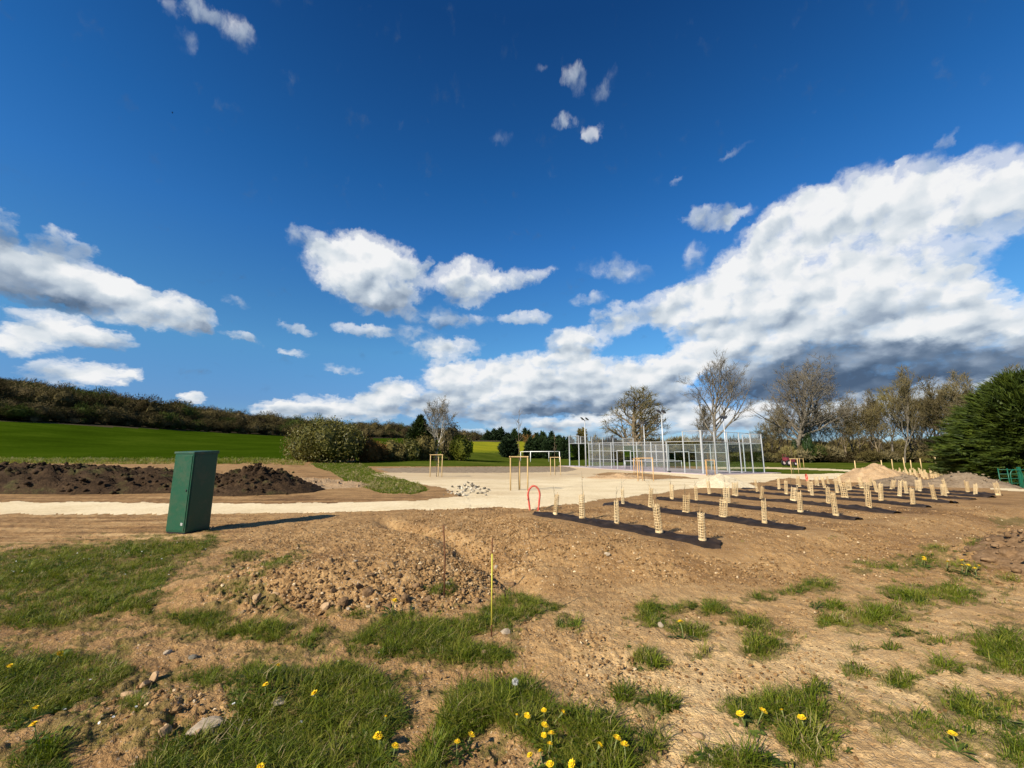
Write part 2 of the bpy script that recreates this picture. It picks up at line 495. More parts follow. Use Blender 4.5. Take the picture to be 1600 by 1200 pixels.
def mesh_obj(name, verts, faces, mat=None, parent=None, smooth=False, label=None, cat=None, group=None, kind=None, link=True):
    me = bpy.data.meshes.new(name)
    if isinstance(faces, np.ndarray) and len(faces):
        nv, nf, k = len(verts), len(faces), faces.shape[1]
        me.vertices.add(nv)
        me.vertices.foreach_set('co', np.asarray(verts, np.float32).ravel())
        me.loops.add(nf * k)
        me.loops.foreach_set('vertex_index', faces.astype(np.int32).ravel())
        me.polygons.add(nf)
        me.polygons.foreach_set('loop_start', np.arange(0, nf * k, k, dtype=np.int32))
        me.polygons.foreach_set('loop_total', np.full(nf, k, np.int32))
        me.update(calc_edges=True)
    else:
        me.from_pydata([tuple(map(float, p)) for p in verts], [], [tuple(map(int, f)) for f in faces])
        me.update()
    if smooth:
        me.polygons.foreach_set('use_smooth', np.ones(len(me.polygons), bool))
    if mat:
        me.materials.append(mat)
    o = bpy.data.objects.new(name, me)
    if link:
        COL.objects.link(o)
    o.parent = parent
    tag(o, label, cat, group, kind)
    return o

def tag(o, label=None, cat=None, group=None, kind=None):
    if label: o['label'] = label
    if cat: o['category'] = cat
    if group: o['group'] = group
    if kind: o['kind'] = kind
    return o

def empty(name, loc, label=None, cat=None, group=None, rz=0.0):
    o = bpy.data.objects.new(name, None)
    o.empty_display_size = 0.1
    COL.objects.link(o)
    o.location = tuple(float(c) for c in loc)
    o.rotation_euler = (0, 0, rz)
    return tag(o, label, cat, group)

def copy_tree(o, loc=None, rot=None, scale=None, label=None, group=None, parent=None):
    c = o.copy()
    COL.objects.link(c)
    c.parent = parent
    if loc is not None: c.location = tuple(float(q) for q in loc)
    if rot is not None: c.rotation_euler = rot
    if scale is not None: c.scale = scale
    if label: c['label'] = label
    if group: c['group'] = group
    for ch in o.children:
        copy_tree(ch, parent=c)
    return c

class MB:
    """Collects simple solids into one mesh."""
    def __init__(self):
        self.v = []; self.f = []
    def add(self, vs, fs):
        o = len(self.v)
        self.v += [tuple(p) for p in vs]
        self.f += [tuple(i + o for i in f) for f in fs]
        return self
    def box(self, c, s, rz=0.0, M=None):
        x, y, z = (q * 0.5 for q in s)
        pts = [Vector(p) for p in ((-x, -y, -z), (x, -y, -z), (x, y, -z), (-x, y, -z), (-x, -y, z), (x, -y, z), (x, y, z), (-x, y, z))]
        m = M if M is not None else Matrix.Rotation(rz, 3, 'Z')
        pts = [m @ p + Vector(c) for p in pts]
        return self.add(pts, [(0, 3, 2, 1), (4, 5, 6, 7), (0, 1, 5, 4), (1, 2, 6, 5), (2, 3, 7, 6), (3, 0, 4, 7)])
    def tube(self, pts, rad, n=8, cap=True):
        pts = [Vector(tuple(map(float, p))) for p in pts]
        rr = rad if isinstance(rad, (list, tuple)) else [rad] * len(pts)
        rings = []
        ref = None
        for i, p in enumerate(pts):
            d = (pts[min(i + 1, len(pts) - 1)] - pts[max(i - 1, 0)])
            d = d.normalized() if d.length > 1e-9 else Vector((0, 0, 1))
            if ref is None:
                ref = d.orthogonal().normalized()
            a = (ref - d * ref.dot(d))
            a = a.normalized() if a.length > 1e-6 else d.orthogonal().normalized()
            ref = a
            b = d.cross(a)
            rings.append([p + (a * math.cos(2 * math.pi * k / n) + b * math.sin(2 * math.pi * k / n)) * rr[i] for k in range(n)])
        vs = [q for r in rings for q in r]
        fs = []
        for i in range(len(pts) - 1):
            for k in range(n):
                fs.append((i * n + k, i * n + (k + 1) % n, (i + 1) * n + (k + 1) % n, (i + 1) * n + k))
        if cap:
            fs.append(tuple(range(n - 1, -1, -1)))
            fs.append(tuple((len(pts) - 1) * n + k for k in range(n)))
        return self.add(vs, fs)
    def build(self, name, mat, parent=None, smooth=False, bevel=0.0, **kw):
        o = mesh_obj(name, self.v, self.f, mat, parent, smooth, **kw)
        if bevel:
            bm = bmesh.new(); bm.from_mesh(o.data)
            bmesh.ops.bevel(bm, geom=list(bm.edges), offset=bevel, segments=2, affect='EDGES', profile=0.5)
            bm.to_mesh(o.data); bm.free()
        return o

# ================================================================== materials
def material(name):
    m = bpy.data.materials.new(name)
    m.use_nodes = True
    t = m.node_tree
    for n in list(t.nodes):
        t.nodes.remove(n)
    G_ = G(t)
    out = G_.new('ShaderNodeOutputMaterial')
    return m, G_, out

def principled(G_, out, color, rough=0.8, metal=0.0, normal=None, spec=0.3, **kw):
    p = G_.new('ShaderNodeBsdfPrincipled')
    G_.put(p.inputs['Base Color'], color)
    G_.put(p.inputs['Roughness'], rough)
    G_.put(p.inputs['Metallic'], metal)
    p.inputs['Specular IOR Level'].default_value = spec
    if normal is not None:
        G_.put(p.inputs['Normal'], normal)
    for k, v in kw.items():
        G_.put(p.inputs[k], v)
    G_.nt.links.new(p.outputs[0], out.inputs['Surface'])
    return p

def bump(G_, height, strength=0.5, dist=0.02):
    n = G_.new('ShaderNodeBump')
    n.inputs['Strength'].default_value = strength
    n.inputs['Distance'].default_value = dist
    G_.put(n.inputs['Height'], height)
    return n.outputs[0]

def objpos(G_):
    return G_.new('ShaderNodeNewGeometry').outputs['Position']

def mottled(name, cols, scale=6.0, rough=0.8, bscale=None, bstr=0.4, bdist=0.01, local=False, spec=0.3, metal=0.0, rnd=0.0, detail=5.0):
    """A material whose colour wanders between a few tones, with fine relief."""
    m, G_, out = material(name)
    pos = G_.new('ShaderNodeTexCoord').outputs['Object'] if local else objpos(G_)
    f = G_.noise(pos, scale, detail, 0.6)
    if rnd:
        oi = G_.new('ShaderNodeObjectInfo').outputs['Random']
        f = G_.m('ADD', f, G_.m('MULTIPLY', G_.m('SUBTRACT', oi, 0.5), rnd))
    n = len(cols)
    lo, hi = 0.30, 0.70
    c = G_.ramp(f, [(lo + (hi - lo) * i / max(1, n - 1), cols[i]) for i in range(n)])
    nb = None
    if bscale:
        nb = bump(G_, G_.noise(pos, bscale, 4.0, 0.6), bstr, bdist)
    principled(G_, out, c, rough, metal, nb, spec)
    return m

# bare soil: attributes tone (0 damp brown .. 1 dry pale), turf (grass roots), stone (stony)
def soil_material(name):
    m, G_, out = material(name)
    pos = objpos(G_)
    tone = G_.attr('tone'); turf = G_.attr('turf'); stone = G_.attr('stone')
    n1 = G_.noise(pos, 1.3, 6.0, 0.62)
    n2 = G_.noise(pos, 11.0, 6.0, 0.65)
    n3 = G_.noise(pos, 60.0, 4.0, 0.6)
    f = G_.m('ADD', tone, G_.m('MULTIPLY', G_.m('SUBTRACT', n1, 0.5), 0.80))
    f = G_.m('ADD', f, G_.m('MULTIPLY', G_.m('SUBTRACT', n2, 0.5), 0.55))
    stk = G_.new('ShaderNodeMapping'); stk.inputs['Scale'].default_value = (0.35, 2.6, 1.0); stk.inputs['Rotation'].default_value = (0, 0, R(-33)); G_.put(stk.inputs['Vector'], pos)
    nst = G_.noise(stk.outputs[0], 1.5, 6.0, 0.62)
    f = G_.m('ADD', f, G_.m('MULTIPLY', G_.m('SUBTRACT', nst, 0.5), 0.36))
    damp = G_.ss(G_.noise(pos, 0.55, 4.0, 0.6), 0.54, 0.70, 0.0, 0.30)
    f = G_.m('SUBTRACT', f, damp)
    c = G_.ramp(f, [(0.0, (.125, .066, .027)), (0.3, (.240, .134, .053)), (0.55, (.360, .215, .089)), (0.8, (.490, .315, .142)), (1.0, (.610, .425, .210))])
    # fine grit and crumbs
    c = G_.mix(G_.ss(n3, 0.38, 0.62, 0.0, 0.35), c, G_.mix(0.5, c, (.10, .065, .04)))
    vor = G_.voro(pos, 42.0, 'F1', out='Distance')
    voc = G_.voro(pos, 42.0, 'F1', out='Color')
    sv = G_.new('ShaderNodeSeparateColor'); G_.put(sv.inputs[0], voc)
    chip = G_.m('MULTIPLY', G_.ss(vor, 0.34, 0.26), G_.ss(sv.outputs[0], 0.62, 0.66))
    chip = G_.m('MULTIPLY', chip, G_.m('MULTIPLY_ADD', stone, 0.75, 0.25))
    c = G_.mix(chip, c, G_.ramp(sv.outputs[1], [(0.0, (.30, .22, .15)), (0.6, (.46, .36, .26)), (1.0, (.62, .54, .42))]))
    # thatch and roots under the grass
    tmask = G_.ss(G_.m('ADD', turf, G_.m('MULTIPLY', G_.m('SUBTRACT', n2, 0.5), 0.9)), 0.35, 0.75)
    tc = G_.ramp(G_.noise(pos, 36.0, 5.0, 0.7), [(0.3, (.040, .042, .008)), (0.5, (.085, .080, .018)), (0.68, (.200, .150, .060))])
    c = G_.mix(G_.m('MULTIPLY', tmask, 0.62), c, tc)
    hgt = G_.m('ADD', G_.m('MULTIPLY', n2, 1.0), G_.m('MULTIPLY', n3, 0.5))
    hgt = G_.m('ADD', hgt, G_.m('MULTIPLY', chip, 0.5))
    hgt = G_.m('ADD', hgt, G_.m('MULTIPLY', nst, 0.25))
    principled(G_, out, c, 0.95, 0.0, bump(G_, hgt, 0.9, 0.035), 0.12)
    return m

def limestone_material(name, a=(.66, .53, .32), b=(.76, .64, .42), c_=(.52, .40, .24)):
    m, G_, out = material(name)
    pos = objpos(G_)
    n1 = G_.noise(pos, 0.5, 5.0, 0.6)
    n2 = G_.noise(pos, 9.0, 5.0, 0.65)
    dirt = G_.attr('dirt')
    f = G_.m('ADD', G_.m('MULTIPLY', n1, 0.5), G_.m('MULTIPLY', n2, 0.5))
    c = G_.ramp(f, [(0.34, c_), (0.46, a), (0.62, b)])
    # wheel tracks and trodden soil
    st = G_.new('ShaderNodeMapping'); st.inputs['Scale'].default_value = (0.10, 1.1, 1.0)
    st.inputs['Rotation'].default_value = (0, 0, R(-14)); G_.put(st.inputs['Vector'], pos)
    tr = G_.noise(st.outputs[0], 1.6, 5.0, 0.6)
    dm = G_.ss(G_.m('ADD', G_.m('MULTIPLY', dirt, 0.42), G_.m('MULTIPLY', tr, 0.70)), 0.38, 0.68)
    c = G_.mix(G_.m('MULTIPLY', dm, 0.66), c, (.43, .31, .18))
    n3 = G_.noise(pos, 70.0, 3.0, 0.6)
    c = G_.mix(G_.ss(n3, 0.40, 0.28, 0.0, 0.35), c, (.30, .23, .15))
    principled(G_, out, c, 0.95, 0.0, bump(G_, G_.m('ADD', n2, G_.m('MULTIPLY', n3, 0.4)), 0.6, 0.03), 0.12)
    return m

def crop_material(name, cols, stripe=0.0, ang=0.0, scale=0.06):
    m, G_, out = material(name)
    pos = objpos(G_)
    n1 = G_.noise(pos, scale, 5.0, 0.55)
    n2 = G_.noise(pos, scale * 22, 4.0, 0.6)
    f = G_.m('ADD', G_.m('MULTIPLY', n1, 0.62), G_.m('MULTIPLY', n2, 0.38))
    if stripe:
        mp = G_.new('ShaderNodeMapping'); mp.inputs['Rotation'].default_value = (0, 0, ang); mp.inputs['Scale'].default_value = (0.012, 0.5, 1)
        G_.put(mp.inputs['Vector'], pos)
        f = G_.m('ADD', f, G_.m('MULTIPLY', G_.m('SUBTRACT', G_.noise(mp.outputs[0], 0.55, 3.0, 0.6), 0.5), stripe))
    k = len(cols)
    c = G_.ramp(f, [(0.36 + 0.28 * i / (k - 1), cols[i]) for i in range(k)])
    principled(G_, out, c, 1.0, 0.0, bump(G_, n2, 0.5, 0.15), 0.0)
    return m

M_SOIL = soil_material('worked_soil')
M_LIME = limestone_material('limestone_gravel')
M_GREY = mottled('grey_hardcore', [(.17, .125, .08), (.25, .19, .125), (.36, .285, .19)], 3.0, 0.95, 40.0, 0.7, 0.03, spec=0.1)
M_FIELD = crop_material('young_wheat', [(.020, .038, .0016), (.028, .052, .0022), (.042, .068, .004)], 0.30, R(-30))
M_MEADOW = crop_material('meadow_grass', [(.040, .056, .006), (.060, .082, .009), (.105, .112, .020)], 0.12, 0.2, 0.12)
M_RAPE = crop_material('rape_in_flower', [(.11, .135, .012), (.20, .20, .013), (.29, .26, .016)], 0.3, 0.1)
M_HILL = mottled('wood_floor', [(.030, .022, .012), (.050, .040, .020), (.070, .055, .028)], 0.4, 1.0, spec=0.05)
M_COURT = mottled('court_slab', [(.30, .24, .25), (.35, .285, .29), (.40, .33, .33)], 0.8, 0.8, 12.0, 0.1, 0.01, spec=0.2)

# ================================================================== ground
POLY = {
 'path': [(-900, 787), (0, 784), (200, 785.5), (400, 787), (520, 786), (650, 782.5), (700, 777.5), (724, 775), (735, 760), (800, 752), (830, 770), (860, 784), (846, 792), (830, 796.5), (770, 792.5), (700, 795), (620, 797), (520, 800), (400, 801.5), (300, 803), (0, 802.5), (-900, 806)],
 'gravel_yard': [(578, 741), (600, 738), (640, 738.5), (780, 738.5), (880, 737), (905, 733), (888, 730.5), (900, 728), (960, 731), (1000, 731), (1100, 741), (1195, 739.5), (1252, 741), (1340, 738.5), (1420, 739), (1420, 743), (1350, 750), (1300, 748), (1262, 750), (1230, 746), (1200, 752), (1150, 757), (1060, 765), (1000, 774), (940, 780), (900, 786), (862, 790), (846, 792), (800, 792), (735, 792), (722, 776), (700, 765), (664, 757), (620, 748)],
 'grey_strip': [(590, 731.5), (640, 730), (800, 729), (880, 729), (905, 730), (902, 733.5), (880, 737), (780, 738.5), (640, 738.5), (610, 738)],
 'field': [(-2500, 730), (-900, 724), (0, 722), (240, 721), (400, 719), (462, 718), (520, 716), (640, 711), (737, 707), (737, 691), (700, 688.5), (620, 685), (470, 683), (240, 670), (0, 658), (-400, 633), (-2500, 560)],
 'rape_field': [(737, 706.5), (900, 706.5), (900, 690.5), (840, 690), (790, 690), (737, 690.5)],
}
FOOTPATH = [(1120, 729), (1200, 728.5), (1240, 730), (1300, 732), (1345, 735), (1420, 738), (1420, 740), (1340, 737.5), (1300, 735), (1240, 733.2), (1200, 731.8), (1120, 732.5)]
SOIL_PATCH = [(925, 741), (950, 737.5), (1000, 739), (1070, 744.5), (1090, 748), (1040, 748), (1000, 749), (950, 746)]
GREEN_STRIP = [(480, 723), (560, 722), (585, 735), (620, 747), (664, 760), (668, 766), (645, 772), (600, 770), (560, 760), (540, 748), (515, 738)]

# grass cover near the camera: polygons and ellipses in picture coordinates
GPOLY = [
 [(-300, 868), (-80, 862), (110, 847), (250, 835), (335, 833), (352, 846), (345, 862), (300, 880), (270, 905), (250, 948), (330, 950), (420, 962), (485, 978), (430, 1006), (330, 1000), (290, 985), (200, 965), (100, 985), (-80, 1000), (-300, 1010)],
 [(325, 932), (390, 890), (450, 858), (478, 852), (482, 862), (440, 890), (425, 905), (370, 935)],
 [(-300, 1020), (20, 1010), (90, 1012), (150, 1022), (250, 1045), (190, 1075), (100, 1115), (20, 1145), (-300, 1200)],
 [(350, 1090), (335, 1060), (380, 1035), (480, 1040), (540, 1025), (590, 1050), (632, 1095), (640, 1130), (610, 1170), (640, 1300), (150, 1300), (205, 1190), (270, 1150), (350, 1125)],
 [(530, 1000), (610, 955), (640, 950), (690, 960), (745, 950), (790, 920), (850, 935), (880, 945), (850, 975), (785, 985), (740, 1000), (815, 1010), (808, 1040), (720, 1045), (650, 1025), (590, 1040), (540, 1025)],
 [(640, 1190), (680, 1120), (715, 1065), (780, 1065), (830, 1062), (880, 1085), (905, 1110), (960, 1120), (985, 1160), (1000, 1300), (880, 1300), (850, 1180), (785, 1150), (780, 1130), (730, 1155), (700, 1160), (690, 1300), (610, 1300)],
 [(-60, 1300), (60, 1150), (120, 1165), (70, 1300)],
]
GELL = [(1020, 958, 32, 20), (1065, 950, 15, 10), (1120, 950, 30, 13), (1085, 988, 36, 13), (1170, 977, 34, 15), (1190, 1010, 34, 13), (1100, 1020, 16, 7), (1015, 1035, 20, 15), (1290, 915, 28, 9), (1245, 922, 20, 7), (1185, 934, 22, 5), (1300, 950, 34, 13), (1305, 972, 27, 11),
 (1375, 960, 48, 20), (1425, 935, 58, 19), (1395, 888, 52, 11), (1450, 876, 52, 11), (1500, 885, 50, 10), (1503, 925, 46, 24), (1580, 902, 28, 7), (1520, 852, 30, 7), (1588, 815, 26, 6), (1340, 1050, 26, 9), (1400, 1065, 27, 15), (1390, 1012, 20, 7), (1337, 1015, 12, 6), (1478, 1045, 40, 14), (1500, 997, 24, 7),
 (1575, 1022, 58, 44), (1460, 1002, 18, 5), (1040, 1100, 34, 16), (1215, 1112, 95, 30), (1275, 1155, 50, 34), (1500, 1128, 112, 42), (1590, 1180, 40, 30), (1582, 1104, 30, 12), (1160, 1195, 80, 18), (1015, 1172, 28, 34), (1110, 1190, 20, 10), (640, 985, 40, 16), (545, 960, 26, 10), (500, 985, 26, 8), (700, 1085, 22, 10), (380, 868, 34, 8), (560, 1000, 30, 10), (220, 1100, 30, 14), (330, 1055, 60, 16), (60, 1180, 40, 12), (800, 985, 20, 8), (980, 1085, 16, 8), (1240, 985, 26, 6), (1260, 1000, 22, 6), (1420, 990, 22, 6), (1270, 1080, 16, 6), (890, 975, 22, 8), (480, 1000, 40, 14), (690, 920, 16, 8), (1480, 862, 30, 6)]

CLODDY = [(335, 838), (420, 818), (560, 804), (700, 800), (830, 799), (880, 830), (850, 880), (800, 925), (720, 955), (640, 968), (540, 972), (470, 962), (380, 962), (310, 940), (330, 890), (375, 862)]
TRENCH = [(815, 955), (900, 945), (985, 1010), (1050, 1080), (1075, 1140), (1000, 1120), (920, 1060), (830, 1030), (790, 990)]
def cloddy_px(u, v):
    n = 14 * vnoise(u * .03, v * .05, 3)
    return np.clip(sstep(poly_dist(u, v, CLODDY) + n, -8, 26) * (0.55 + 0.45 * sstep(v, 830, 940)) + 0.20 * sstep(poly_dist(u, v, TRENCH) + n, -8, 26), 0, 1)

def grass_px(u, v):
    d = np.full(np.shape(u), -9.0)
    for p in GPOLY:
        d = np.maximum(d, poly_dist(u, v, p) / 11.0)
    uw = u + 26 * vnoise(u * .028, v * .06, 13) + 10 * vnoise(u * .09, v * .2, 15)
    vw = v + 9 * vnoise(u * .028 + 40, v * .06, 14) + 4 * vnoise(u * .09, v * .2 + 30, 16)
    for (a, b, rx, ry) in GELL:
        d = np.maximum(d, (1 - np.hypot((uw - a) / (rx * 1.2), (vw - b) / (ry * 1.15))) * 1.7)
    # thin growth between the patches
    d = np.maximum(d, np.where(in_poly(u, v, [(-300, 866), (120, 850), (330, 842), (400, 905), (480, 965), (580, 1000), (660, 1060), (640, 1300), (-300, 1300)]), 0.0, -9.0))
    d = np.maximum(d, np.where(in_poly(u, v, [(820, 930), (1050, 935), (1330, 900), (1700, 850), (1700, 1300), (640, 1300), (660, 1040), (760, 1000)]), -0.95, -9.0))
    return np.clip(d, -1.5, 1.5)

def grass_xy(x, y, z=None):
    """Grass cover 0..1 at ground points near the camera."""
    if z is None:
        z = H(x, y)
    u, v = to_px(x, y, z)
    d = grass_px(u, v)
    n = fbm(x * 2.1, y * 2.1, 3, 0.6, 31)
    n2 = fbm(x * 9.0, y * 9.0, 2, 0.6, 77)
    return sstep(d + 2.0 * n + 1.5 * n2, -1.0, 1.35) * (y > 0.3)

def build_ground():
    ang = np.concatenate([np.arange(-180, -100, 5.0), np.arange(-100, -58, 1.0), np.arange(-58, 58.001, 0.125), np.arange(59, 100.1, 1.0), np.arange(105, 180.1, 5.0)])
    rad = np.concatenate([[0.25], np.geomspace(0.6, 2.0, 26)[:-1], np.geomspace(2.0, 14.0, 312)[:-1], np.geomspace(14.0, 60.0, 122)[:-1], np.geomspace(60.0, 700.0, 124)[:-1], np.geomspace(700.0, 3200.0, 18)])
    na, nr = len(ang), len(rad)
    A, Rr = np.meshgrid(np.radians(ang), rad)
    x = (Rr * np.sin(A)).ravel(); y = (Rr * np.cos(A)).ravel()
    zb = base_z(x, y)
    z = zb + mounds(x, y)
    near = np.hypot(x, y)
    u, v = to_px(x, y, z)
    front = (y > 0.5)
    # zones: tested at points pushed about by noise, so that the borders are ragged
    j = np.clip(near * 0.018, 0.05, 0.5)
    xp = x + j * fbm(x * 1.7 / np.maximum(1, near * .06), y * 1.7 / np.maximum(1, near * .06), 3, 0.6, 3) * 1.1
    yp = y + j * fbm(x * 1.5 / np.maximum(1, near * .06), y * 1.5 / np.maximum(1, near * .06), 3, 0.6, 9) * 1.1
    up, vp = to_px(xp, yp, z)
    zone = np.zeros(len(x), np.int32)          # 0 soil
    names = ['ground', 'path', 'gravel_yard', 'grey_strip', 'field', 'rape_field', 'meadow', 'hill', 'footpath']
    green_right = front & (up > 1120) & (vp < np.interp(up, [1120, 1195, 1252, 1340, 1420, 1500, 1560, 1700], [742, 740, 741, 739, 738, 741, 760, 762]))
    meadow = front & (vp < 728.5) & (up > 555)
    zone[green_right | meadow] = 6
    zone[front & in_poly(up, vp, GREEN_STRIP)] = 6
    far_hill = front & (vp < np.interp(up, [-2500, -400, 0, 240, 470, 620, 700, 737, 790, 840, 900, 1000, 3000], [560, 633, 658, 670, 683, 685, 688.5, 690.5, 690, 690, 690.5, 697, 697]))
    zone[front & in_poly(up, vp, POLY['field'])] = 4
    zone[front & in_poly(up, vp, POLY['rape_field'])] = 5
    zone[far_hill & (near > 90)] = 7
    zone[front & in_poly(up, vp, POLY['grey_strip'])] = 3
    zone[front & in_poly(up, vp, POLY['path'])] = 1
    zone[front & in_poly(up, vp, POLY['gravel_yard'])] = 2
    zone[front & (in_poly(up, vp, FOOTPATH) | in_poly(up, vp, [(1558, 762.5), (1720, 766), (1720, 771), (1600, 767.5), (1560, 764.8)]))] = 8
    zone[front & in_poly(up, vp, SOIL_PATCH)] = 0
    zone[(~front) & (near > 14)] = 6
    # attributes
    turf = np.zeros(len(x)); k = (near < 40) & front
    turf[k] = grass_xy(x[k], y[k], z[k])
    moundness = np.zeros(len(x)); kq = front & (near < 30); moundness[kq] = cloddy_px(u[kq], v[kq])
    moundness = moundness + 0.8 * front * np.exp(-(((u - 1600) / 70) ** 2 + ((v - 870) / 36) ** 2)) + 0.7 * front * np.exp(-(((u - 240) / 110) ** 2 + ((v - 1110) / 40) ** 2))
    tone = 0.54 + 0.33 * sstep(v, 870, 1060) * sstep(u, 760, 1000) - 0.04 * sstep(v, 880, 840) * sstep(u, 700, 850) - 0.10 * sstep(u, 420, 200) * (v > 900)
    tone += 0.05 * sstep(v, 905, 925) * sstep(v, 960, 935) * sstep(u, 780, 860)
    tone = np.where(v < 800, 0.46, tone)
    tone = np.where((u < 640) & (v > 800) & (v < 850) & (u > 340), 0.54, tone)
    lane = front * sstep(v, 800, 806) * sstep(v, 862, 846) * sstep(u, 420, 330)
    lane2 = front * sstep(v, 772, 776) * sstep(v, 790, 786) * sstep(u, 720, 640)
    tone += (lane + lane2) * (-0.06 + 0.50 * fbm(x * 0.22, y * 3.4, 3, 0.6, 19))
    stone = np.clip(0.22 + moundness, 0, 1)
    stone += 0.35 * front * sstep(v, 905, 880) * sstep(u, 650, 760) * (v > 790)
    dirt = np.zeros(len(x))
    dirt += front * sstep(v, 752, 742) * sstep(u, 1100, 900) * 0.75
    dirt += 0.30 * front * sstep(u, 560, 640) * sstep(u, 900, 800) * sstep(v, 742, 748) * sstep(v, 784, 768)
    dirt += 0.5 * front * sstep(v, 738, 732)
    # fine relief of the soil
    fade = sstep(near, 26, 9)
    soil = (zone == 0).astype(float)
    kk = (near < 26)
    rel = np.zeros(len(x))
    xx, yy = x[kk], y[kk]
    amp = 0.011 + 0.022 * np.clip(moundness[kk], 0, 1) + 0.012 * (turf[kk] > .4) + 0.006 * stone[kk] + 0.009 * (front * sstep(v, 915, 885) * sstep(u, 620, 760))[kk]
    w1 = fbm(xx * 1.1, yy * 1.1, 3, 0.55, 41)
    w2 = fbm(xx * 5.5, yy * 5.5, 3, 0.6, 43)
    w3 = np.abs(vnoise(xx * 13, yy * 13, 47)) + 0.5 * np.abs(vnoise(xx * 27, yy * 27, 48))
    bare = np.where(soil[kk] > 0, 1.0, 0.28)
    rel[kk] = (0.020 * w1 + amp * (1.1 * w2 + 1.3 * (w3 - 0.35))) * bare * fade[kk]
    # ploughed stretches: low ridges across the front of the bed and on the right
    plo = front * sstep(v, 1010, 960) * sstep(v, 830, 880) * sstep(u, 900, 1050) * soil
    rel += plo * 0.006 * (0.4 + vnoise(x * 0.9, y * 0.9, 14)) * np.sin((x * 0.55 + y * 0.85) * 16 + 2.2 * vnoise(x * 1.3, y * 1.3, 4)) * fade
    rel += lane * 0.028 * fbm(x * 0.3, y * 4.0, 3, 0.6, 23)
    for c0, c1 in STRIP_LINES:
        dx, dy = c1[0] - c0[0], c1[1] - c0[1]
        t = np.clip(((x - c0[0]) * dx + (y - c0[1]) * dy) / (dx * dx + dy * dy), 0, 1)
        dd = np.hypot(x - c0[0] - t * dx, y - c0[1] - t * dy)
        rel *= 1 - 0.85 * np.exp(-(dd / 0.5) ** 4)
    far = near > 60
    rel[far] += 0.012 * near[far] * 0.25 * fbm(x[far] * 0.02, y[far] * 0.02, 3, 0.5, 51) * (zone[far] >= 4)
    # paths a few centimetres below the banks beside them
    z = z + rel
    z[zone == 1] += 0.01
    idx = np.arange(na * nr).reshape(nr, na)
    quads = np.stack([idx[:-1, :-1], idx[:-1, 1:], idx[1:, 1:], idx[1:, :-1]], -1).reshape(-1, 4)
    quads = quads[:, ::-1]
    fz = zone[quads[:, 0]]
    mats = [M_SOIL, M_LIME, M_LIME, M_GREY, M_FIELD, M_RAPE, M_MEADOW, M_HILL, M_LIME]
    co = np.stack([x, y, z], 1)
    for k, nm in enumerate(names):
        q = quads[fz == k]
        if not len(q):
            continue
        uq, inv = np.unique(q.ravel(), return_inverse=True)
        o = mesh_obj(nm, co[uq], inv.reshape(-1, 4), mats[k], smooth=True, kind='structure')
        for an, arr in (('tone', tone), ('turf', turf), ('stone', stone), ('dirt', dirt)):
            at_ = o.data.attributes.new(an, 'FLOAT', 'POINT')
            at_.data.foreach_set('value', arr[uq].astype(np.float32))
    # disc under the feet
    mesh_obj('ground', [(0.26 * math.sin(R(a)), 0.26 * math.cos(R(a)), float(base_z(0.0, 0.25)[0]) - 0.004) for a in range(0, 360, 15)], [tuple(range(23, -1, -1))], M_SOIL, kind='structure')

STRIPS_PX = [
 [(836, 803), (868, 806), (910, 813.5), (964, 822), (1030, 835), (1098, 848), (1128, 853)],
 [(952, 787.5), (974, 790), (1016, 796), (1072, 803.5), (1130, 811), (1195, 820), (1258, 828)],
 [(1028, 779.5), (1050, 781.5), (1088, 785), (1136, 790), (1191, 795.5), (1251, 802), (1306, 808), (1342, 813)],
 [(1093, 772.5), (1109, 774), (1149, 777), (1190, 781.5), (1240, 785), (1294, 790), (1358, 797), (1402, 803)],
 [(1150, 768), (1184, 770.5), (1229, 774), (1270, 777), (1320, 780.5), (1377, 785), (1427, 790.5), (1452, 793.5)],
 [(1165, 763.5), (1217, 766), (1265, 769.5), (1309, 772.5), (1354, 775), (1405, 778), (1461, 783.5), (1493, 787)],
 [(1196, 760.5), (1250, 762.5), (1289, 765), (1327, 768), (1370, 771), (1417, 773.5), (1475, 777.5), (1522, 781)],
 [(1215, 757.5), (1246, 759), (1277, 760.5), (1314, 762), (1347, 764), (1394, 767), (1435, 769.5), (1480, 772.5), (1524, 775.5), (1550, 778)],
 [(1275, 757), (1295, 757.7), (1360, 761), (1440, 765.5), (1513, 770.5), (1562, 774.5)],
]
STRIPS = [[gnd(u, v) for (u, v) in s] for s in STRIPS_PX]
STRIP_LINES = [(s[i][:2], s[i + 1][:2]) for s in STRIPS for i in range(len(s) - 1)]
build_ground()

